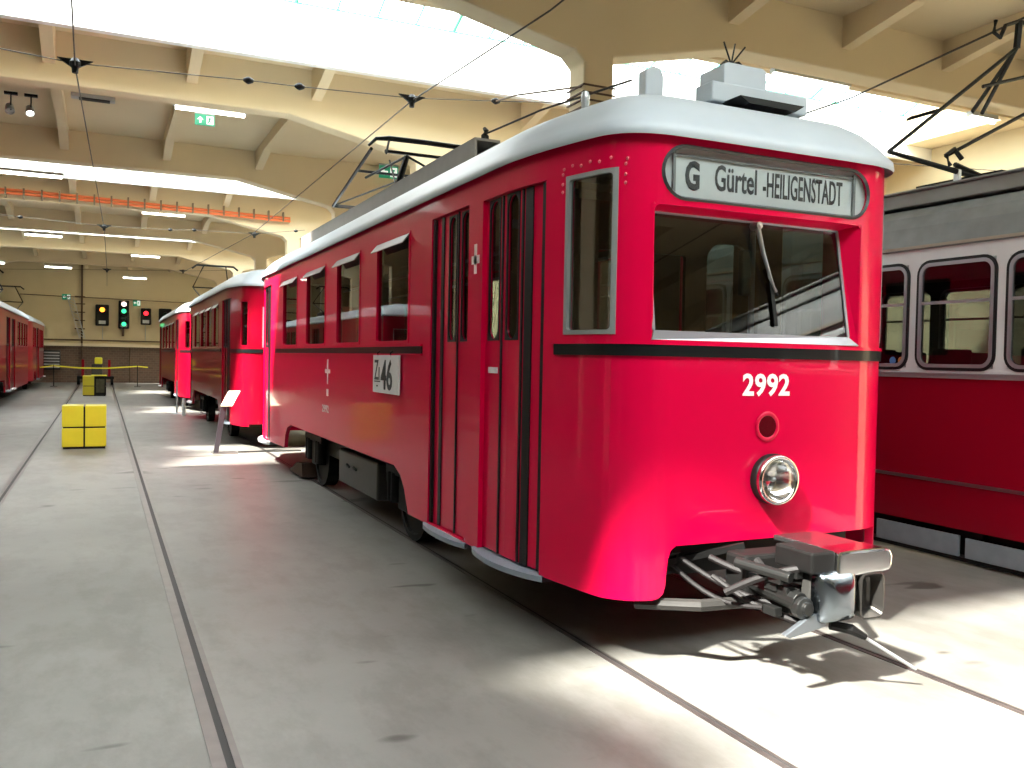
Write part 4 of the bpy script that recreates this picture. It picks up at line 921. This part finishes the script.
tag(MB().box(-.93, -.85, YW-.12, YW-.02, .1, 6.2).build('drain_pipe', RUST), 'rusty vertical pipe on the back wall left of the amber signal', 'pipe')
b = MB().box(-2.72, -1.80, YW-.25, YW-.12, .62, 1.54)
rt = b.build('wall_grille', mat('dark_grille', (.03, .035, .035), .5)); tag(rt, 'dark slatted grille on the brick wall behind the left trams', 'grille')
b = MB()
for i in range(6): b.box(-2.68, -1.84, YW-.28, YW-.25, .70+i*.14, .76+i*.14)
b.build('slats', GALV, rt)
tag(MB().tube([(1.25, YW-.05, 0), (1.25, YW-.05, 1.75)], .03, 6).build('wall_pipe', RUST), 'thin vertical pipe on the brick wall below the tall signal', 'pipe')
tag(MB().tube([(-3.5, YW-.2, 4.15), (4.6, YW-.2, 4.05)], .02, 5).build('wall_cable', RUST), 'thin horizontal cable across the top of the back wall signals', 'cable')

# ---------------------------------------------------------------- ceiling things
def lamp(x0, x1, y, z, label, dx=0):
    t = thing('ceiling_lamp', ((x0+x1)/2, y, z), label, 'ceiling lamp')
    MB().box(x0, x1, y-.05, y+.05, z+.03, z+.09).build('housing', GALV, t)
    MB().tube([(x0+.03, y, z), (x1-.03, y, z)], .03, 8).build('tube', TUBE, t)
    MB().tube([(x0+.2, y, z+.08), (x0+.2, y, z+.5)], .006, 5).build('hanger', GALV, t); MB().tube([(x1-.2, y, z+.08), (x1-.2, y, z+.5)], .006, 5).build('hanger', GALV, t)
G = 'fluorescent lamps under the ceiling'
lamp(1.02, 2.16, 15.3, 5.47, 'lit tube lamp under the ceiling above the green exit sign')
lamp(.98, 2.18, 27.2, 5.47, 'lit tube lamp just beyond the orange conduit beam, second down the hall')
lamp(1.0, 2.1, 38.0, 5.33, 'lit tube lamp third down the hall, below the last skylight')
lamp(.86, 1.93, 45.6, 5.03, 'lit tube lamp nearest the signals on the back wall')
lamp(-2.3, -1.2, 43.3, 5.15, 'lit tube lamp above the left trams near the back wall')
lamp(-2.25, -1.15, 31.7, 5.15, 'lit tube lamp against the third skylight strip')
lamp(-1.95, -.75, 20.9, 5.15, 'tube lamp against the second skylight strip at the left edge')
lamp(8.25, 9.65, 9.5, 5.45, 'lit tube lamp over the roof of the tram numbered 2992')
lamp(11.2, 11.75, 8.75, 5.08, 'small lamp fitting above the pantograph at the upper right')
lamp(-3.95, -3.3, 38.0, 4.75, 'lit tube lamp at the far left above the tram roofs')
b = MB().box(-.50, .18, 16.68, 16.88, 5.80, 5.86); v = b.build('air_vent', GALV); tag(v, 'dark slotted air vent in the ceiling near the upper left', 'vent')
MB().box(-.38, .10, 16.70, 16.86, 5.785, 5.81).build('slot', BLACK, v)
def spot(x, y, z, label, on=True):
    t = thing('spotlight', (x, y, z), label, 'spotlight')
    MB().tube([(x, y, z+.02), (x, y, z+.30)], .012, 6).box(x-.10, x+.10, y-.04, y+.04, z+.28, z+.32).build('bracket', UNDER, t)
    MB().lathe((x-.02, y+.04, z+.06), (.1, -.55, -.8), [(0, -.06), (.06, -.06), (.075, .08), (.065, .08), (.06, .05), (0, .05)], 16).build('lamp_head', GALV, t)
    if on: MB().lathe((x-.02, y+.04, z+.06), (.1, -.55, -.8), [(0, .06), (.055, .06)], 14).build('lens', emis('spot_lens', (1, .95, .85), 5), t)
for px_, lb in ((-1.42, 'small spotlight left of the ceiling vent, second from the left edge'), (-1.12, 'small lit spotlight nearest the ceiling vent'), (-1.72, 'small spotlight cut by the left edge of the picture')):
    spot(px_, 17.2, 5.60-.06, lb, px_ == -1.12)
# orange conduits on the beam
t = thing('conduit_run', (1.5, 25.4, 5.38), 'pair of orange conduits with clips running along the third beam', 'conduit')
for z in (5.37, 5.45):
    P = [(-4.8+i*.6, 25.33, z+.05*math.sin(i*.33)-(.0 if i < 13 else (i-13)*.012)) for i in range(17)]; MB().tube(P, .035, 8).build('conduit', ORANGE, t)
for i in range(24):
    x = -4.6+i*.4; MB().box(x-.02, x+.02, 25.27, 25.40, 5.30-(max(0, x-3))*.02, 5.56-(max(0, x-3))*.02).build('clip', CLIP, t)
# overhead wires
def wire(pts, label, r=.009): return tag(MB().tube(pts, r, 6).build('overhead_wire', WIRE), label, 'wire')
wire([(-.1, -6, 4.62), (-.27, 10.3, 4.46), (.03, 24, 4.56), (.157, 37.7, 4.66), (.2, 46.5, 4.66)], 'overhead wire running above the open track at the left', .008)
wire([(3.75, -6, 4.95), (3.72, 7.3, 4.72), (3.39, 10.3, 4.62), (3.55, 24, 4.66), (2.95, 37.7, 4.78)], 'overhead wire running above the tram numbered 2992', .009)
wire([(6.9, -6, 4.5), (7.02, 4.9, 4.47), (7.25, 7.1, 4.37), (7.4, 24, 4.45)], 'overhead wire above the red and white tram', .010)
def hang(x, y, z, label):
    t = thing('wire_hanger', (x, y, z), label, 'wire hanger')
    MB().lathe((x, y, z-.09), (0, 0, 1), [(0, 0), (.03, 0), (.035, .05), (.055, .07), (.06, .11), (.03, .15), (0, .16)], 12).build('insulator', BLACK, t)
    MB().prism([(x-.17, z+.05), (x-.04, z-.03), (x+.04, z-.03), (x+.17, z+.05), (x+.04, z+.05), (x-.04, z+.05)], 1, y-.015, y+.015).build('arm', BLACK, t)
def span(pts, label): return tag(MB().tube(pts, .006, 5).build('span_wire', WIRE), label, 'wire')
span([(-5.4, 10.3, 4.9), (-.95, 10.3, 4.53), (-.27, 10.3, 4.49), (1.47, 10.3, 4.575), (2.04, 10.3, 4.59), (3.39, 10.3, 4.65), (4.5, 10.3, 4.77), (5.6, 10.3, 4.90), (9, 10.3, 4.6), (15.4, 10.3, 5.0)], 'first cross span wire holding the overhead wires, nearest the camera')
span([(-5.4, 24, 4.85), (-1.78, 24, 4.67), (.03, 24, 4.60), (1.55, 24, 4.63), (2.12, 24, 4.67), (3.64, 24, 4.69), (4.94, 24, 4.89)], 'second cross span wire, just in front of the orange conduits')
span([(5.1, 14.0, 4.7), (8.35, 14, 4.47), (15.4, 14, 4.9)], 'cross span wire seen above the grey roof of the red and white tram')
span([(-5.4, 37.7, 4.4), (.157, 37.7, 4.69), (2.93, 37.7, 4.81), (4.8, 37.7, 4.95)], 'third cross span wire deep in the hall')
for x, y, z, lb in ((-.27, 10.3, 4.48, 'large black wire hanger at the upper left'), (3.39, 10.3, 4.63, 'large black wire hanger above the folded pantograph'), (.03, 24, 4.58, 'black wire hanger on the second span above the open track'), (3.62, 24, 4.67, 'black wire hanger on the second span above the trams'), (.157, 37.7, 4.68, 'small wire hanger on the third span above the open track'), (2.93, 37.7, 4.8, 'small wire hanger on the third span above the trams'), (8.35, 14.0, 4.45, 'black wire hanger seen between the red tram and the grey roof')):
    hang(x, y, z, lb)
for x, y, z, lb in ((1.47, 10.3, 4.575, 'black ball insulator on the first span, left of a pair'), (2.04, 10.3, 4.59, 'black ball insulator on the first span, right of a pair'), (4.5, 10.3, 4.77, 'black ball insulator on the first span near the column'), (1.55, 24, 4.63, 'tiny ball insulator on the second span, left of a pair'), (2.12, 24, 4.67, 'tiny ball insulator on the second span, right of a pair'), (-1.78, 24, 4.67, 'tiny ball insulator on the second span at the far left'), (4.7, 24, 4.85, 'tiny ball insulator on the second span nearest the bright column')):
    tag(MB().lathe((x-.06, y, z), (1, 0, 0), [(0, 0), (.016, .005), (.036, .04), (.042, .06), (.036, .08), (.02, .115), (0, .12)], 12).build('insulator', BLACK, smooth=True), lb, 'insulator')
b = MB()
for z in (4.28, 4.36, 4.44, 4.52): b.box(XC0-.02, XC1+.02, 8.45, 8.47, z-.008, z+.008).box(XC0-.02, XC0, 8.45, 8.84, z-.008, z+.008)
b.tube([(XC0-.02, 8.5, 4.5), (XC0-.35, 9.5, 4.62), (4.5, 10.3, 4.77)], .012, 5)
tag(b.build('anchor_straps', RUST), 'wire straps wrapped around the nearest column', 'straps')

# groups of the repeats
GROUPS = {'ceiling_lamp': 'tube lamps under the hall ceiling', 'spotlight': 'spotlights near the ceiling vent', 'wire_hanger': 'black hangers holding the overhead wires',
          'insulator': 'ball insulators on the cross span wires', 'span_wire': 'cross span wires of the hall', 'overhead_wire': 'overhead wires above the tracks',
          'exit_sign': 'green exit signs', 'signal_light': 'signals on the back wall', 'tram_rail': 'rails set flush in the floor', 'yellow_cube': 'yellow cubes on the open track',
          'barrier_post': 'posts of the yellow barrier tape', 'stanchion': 'posts beside the line of red trams', 'wall_conduit': 'thin conduits below the signals'}
for o in list(C.objects):
    g_ = GROUPS.get(o.name.split('.')[0])
    if g_ and o.parent is None and o.get('label'): o['group'] = g_
